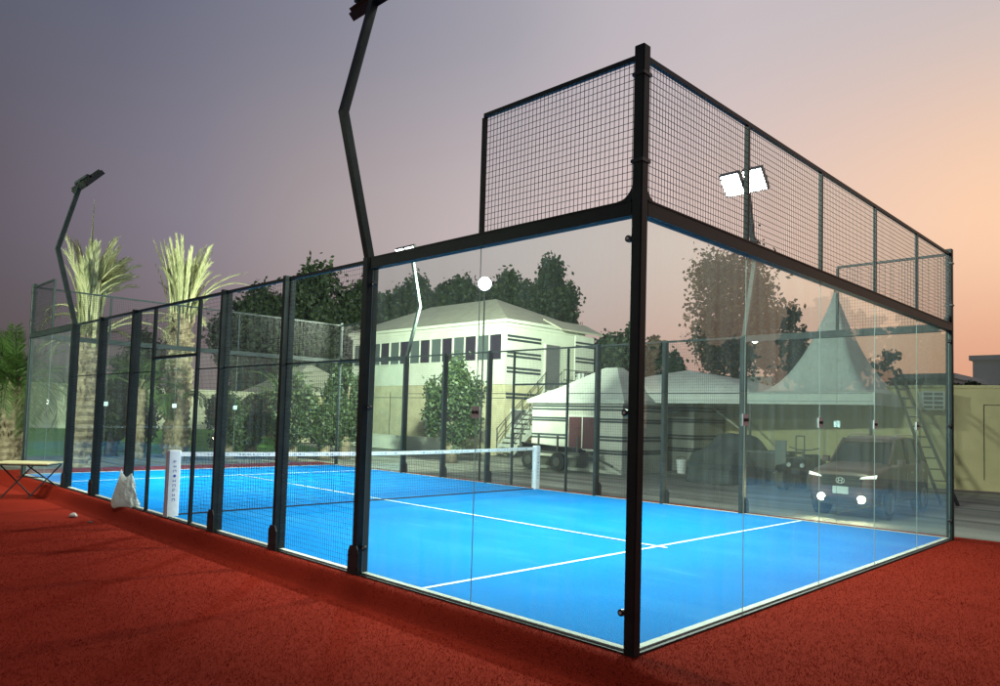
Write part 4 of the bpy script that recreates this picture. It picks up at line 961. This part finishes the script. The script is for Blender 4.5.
palm((2.0,18.5,GZ), 3.5, .27, 'pale palm with a tied upright crown next to the far floodlight pole',
     [(26,1.55,.03,2.0,.05,.34,.26,0,PI),(14,1.50,.06,1.7,.45,.36,.36,0,PI,.6),(9,1.50,.06,1.5,.30,.40,.36,0,PI,1.2),(1,1.57,.005,2.2,.0,.35,.10,0,PI,1.6),(15,.95,.42,1.05,.35,.36,.55,-.75,.5,1.3),(2,.75,.06,2.2,1.0,.5,.8,-.78,.12,.3),(2,.85,.06,1.4,1.6,.45,.85,2.36,.1,.6),(7,.4,.4,1.0,1.0,.35,.8,0,PI)], M['dryfrond'])
palm((6.40,23.5,GZ), 4.95, .38, 'pale thick palm with clipped upright fronds and one drooping frond',
     [(52,1.53,.05,1.9,.05,.34,.24,0,PI),(30,1.47,.07,2.5,.22,.34,.28,0,PI),(8,1.40,.08,2.0,.55,.34,.40,0,PI),(2,1.22,.02,3.0,.95,.36,.45,-.78,.03),(5,1.15,.1,1.1,.5,.3,.4,-.8,.9),(4,.2,.3,.9,1.0,.3,.7,0,PI)], M['dryfrond'])
palm((1.15,22.0,GZ), 2.5, .26, 'green palm with a broad drooping crown at the left edge',
     [(46,.55,.7,2.2,1.5,.55,.85,0,PI),(16,1.25,.2,1.7,.7,.5,.7,0,PI)], M['greenfrond'], pat=True)
palm((9.9,22.6,GZ), 2.2, .17, 'small green palm with arching fronds between the shrubs',
     [(18,.7,.4,2.2,1.6,.5,.8,0,PI),(6,1.2,.2,1.6,.8,.4,.7,0,PI)], M['greenfrond'], pat=False)
palm((4.9,22.8,GZ), 2.6, .16, 'slim palm with bright green fronds between the two pale palms',
     [(22,1.0,.4,1.7,1.2,.5,.7,0,PI)], M['greenfrond'], pat=False)
palm((6.0,22.3,GZ), 2.3, .15, 'slim bare palm trunk leaning beside the thick pale palm', [(10,.6,.3,1.3,1.4,.4,.8,0,PI)], M['greenfrond'], pat=False)

# ------------------------------------------------------------------ sky and light
wd = bpy.data.worlds.new('World'); scn.world = wd; wd.use_nodes = True; nt = wd.node_tree; nt.nodes.clear(); lk = nt.links.new
out = N(nt,'ShaderNodeOutputWorld'); bg = N(nt,'ShaderNodeBackground'); lk(bg.outputs[0], out.inputs[0])
sky = N(nt,'ShaderNodeTexSky'); sky.sky_type = 'NISHITA'; sky.sun_disc = False; sky.sun_elevation = math.radians(1.0); sky.sun_rotation = math.radians(95); sky.air_density = 1.5; sky.dust_density = 3
tc = N(nt,'ShaderNodeTexCoord'); sp = N(nt,'ShaderNodeSeparateXYZ'); lk(tc.outputs['Generated'], sp.inputs[0])
az = N(nt,'ShaderNodeMath',operation='ARCTAN2'); lk(sp.outputs[0],az.inputs[0]); lk(sp.outputs[1],az.inputs[1])      # azimuth from +Y towards +X
sb = N(nt,'ShaderNodeMath',operation='SUBTRACT'); lk(az.outputs[0],sb.inputs[0]); sb.inputs[1].default_value = math.radians(95)
cs = N(nt,'ShaderNodeMath',operation='COSINE'); lk(sb.outputs[0],cs.inputs[0]); ac = N(nt,'ShaderNodeMath',operation='ARCCOSINE'); lk(cs.outputs[0],ac.inputs[0])
nd = N(nt,'ShaderNodeMath',operation='DIVIDE'); lk(ac.outputs[0],nd.inputs[0]); nd.inputs[1].default_value = math.pi                # 0 sunset side .. 1 opposite
el = N(nt,'ShaderNodeMath',operation='ARCSINE'); lk(sp.outputs[2],el.inputs[0])
def ramp(stops):
    r = N(nt,'ShaderNodeValToRGB'); e = r.color_ramp.elements; r.color_ramp.interpolation = 'EASE' if 0 else 'LINEAR'
    e[0].position = stops[0][0]/180; e[0].color = (*stops[0][1],1); e[1].position = stops[-1][0]/180; e[1].color = (*stops[-1][1],1)
    for d, c in stops[1:-1]: q = e.new(d/180); q.color = (*c,1)
    lk(nd.outputs[0], r.inputs[0]); return r
lo = ramp([(0,(.80,.37,.22)),(17,(.73,.36,.23)),(35,(.66,.38,.31)),(50,(.52,.36,.34)),(65,(.32,.235,.235)),(80,(.125,.098,.105)),(90,(.09,.075,.078)),(180,(.08,.075,.085))])
mi = ramp([(0,(1.0,.66,.45)),(17,(.97,.63,.43)),(35,(.74,.57,.52)),(42,(.68,.55,.53)),(50,(.58,.49,.49)),(65,(.37,.315,.325)),(73,(.24,.215,.265)),(85,(.13,.112,.142)),(180,(.08,.08,.10))])
hi = ramp([(0,(.62,.55,.55)),(17,(.57,.51,.52)),(33,(.57,.51,.54)),(42,(.50,.46,.50)),(50,(.37,.355,.41)),(65,(.225,.225,.29)),(78,(.128,.136,.192)),(90,(.095,.107,.148)),(180,(.07,.08,.12))])
ze = ramp([(0,(.20,.21,.27)),(60,(.16,.17,.22)),(180,(.09,.10,.15))])
def mixby(a, b, d0, d1):
    mr = N(nt,'ShaderNodeMapRange'); mr.interpolation_type = 'SMOOTHSTEP'; mr.inputs['From Min'].default_value = math.radians(d0); mr.inputs['From Max'].default_value = math.radians(d1); lk(el.outputs[0], mr.inputs['Value'])
    mx = N(nt,'ShaderNodeMix',data_type='RGBA'); lk(mr.outputs['Result'],mx.inputs[0]); lk(a,mx.inputs[6]); lk(b,mx.inputs[7]); return mx.outputs[2]
c1 = mixby(lo.outputs[0], mi.outputs[0], 2, 14); c2 = mixby(c1, hi.outputs[0], 13, 30); c3 = mixby(c2, ze.outputs[0], 30, 75)
ad = N(nt,'ShaderNodeMix',data_type='RGBA',blend_type='ADD'); ad.inputs[0].default_value = .004; lk(c3,ad.inputs[6]); lk(sky.outputs[0],ad.inputs[7])
lk(ad.outputs[2], bg.inputs[0]); bg.inputs[1].default_value = 1.0
sl = bpy.data.lights.new('sun','SUN'); sl.energy = .05; sl.angle = math.radians(12); sl.color = (1,.72,.55); so = bpy.data.objects.new('sun',sl); COL.objects.link(so)
so.rotation_euler = Vector((math.sin(math.radians(95))*.99,math.cos(math.radians(95))*.99,.10)).to_track_quat('Z','Y').to_euler()

# ------------------------------------------------------------------ camera
cd = bpy.data.cameras.new('camera'); cam = bpy.data.objects.new('camera', cd); COL.objects.link(cam); scn.camera = cam
cd.sensor_fit = 'HORIZONTAL'; cd.sensor_width = 36; cd.lens = FPX/1000*36; cd.shift_y = SHY/1000; cd.clip_start = .05; cd.clip_end = 2000
mt = Matrix((R2, U2, -_fw)).transposed().to_4x4(); mt.translation = CAM; cam.matrix_world = mt

# ------------------------------------------------------------------ render settings
scn.render.engine = 'CYCLES'; cy = scn.cycles
cy.use_denoising = True; cy.transparent_max_bounces = 48; cy.max_bounces = 8; cy.diffuse_bounces = 3; cy.glossy_bounces = 4; cy.transmission_bounces = 4
cy.sample_clamp_indirect = 4; cy.caustics_reflective = False; cy.caustics_refractive = False
scn.view_settings.view_transform = 'Standard'; scn.view_settings.look = 'None'; scn.view_settings.gamma = 1; scn.view_settings.exposure = 0
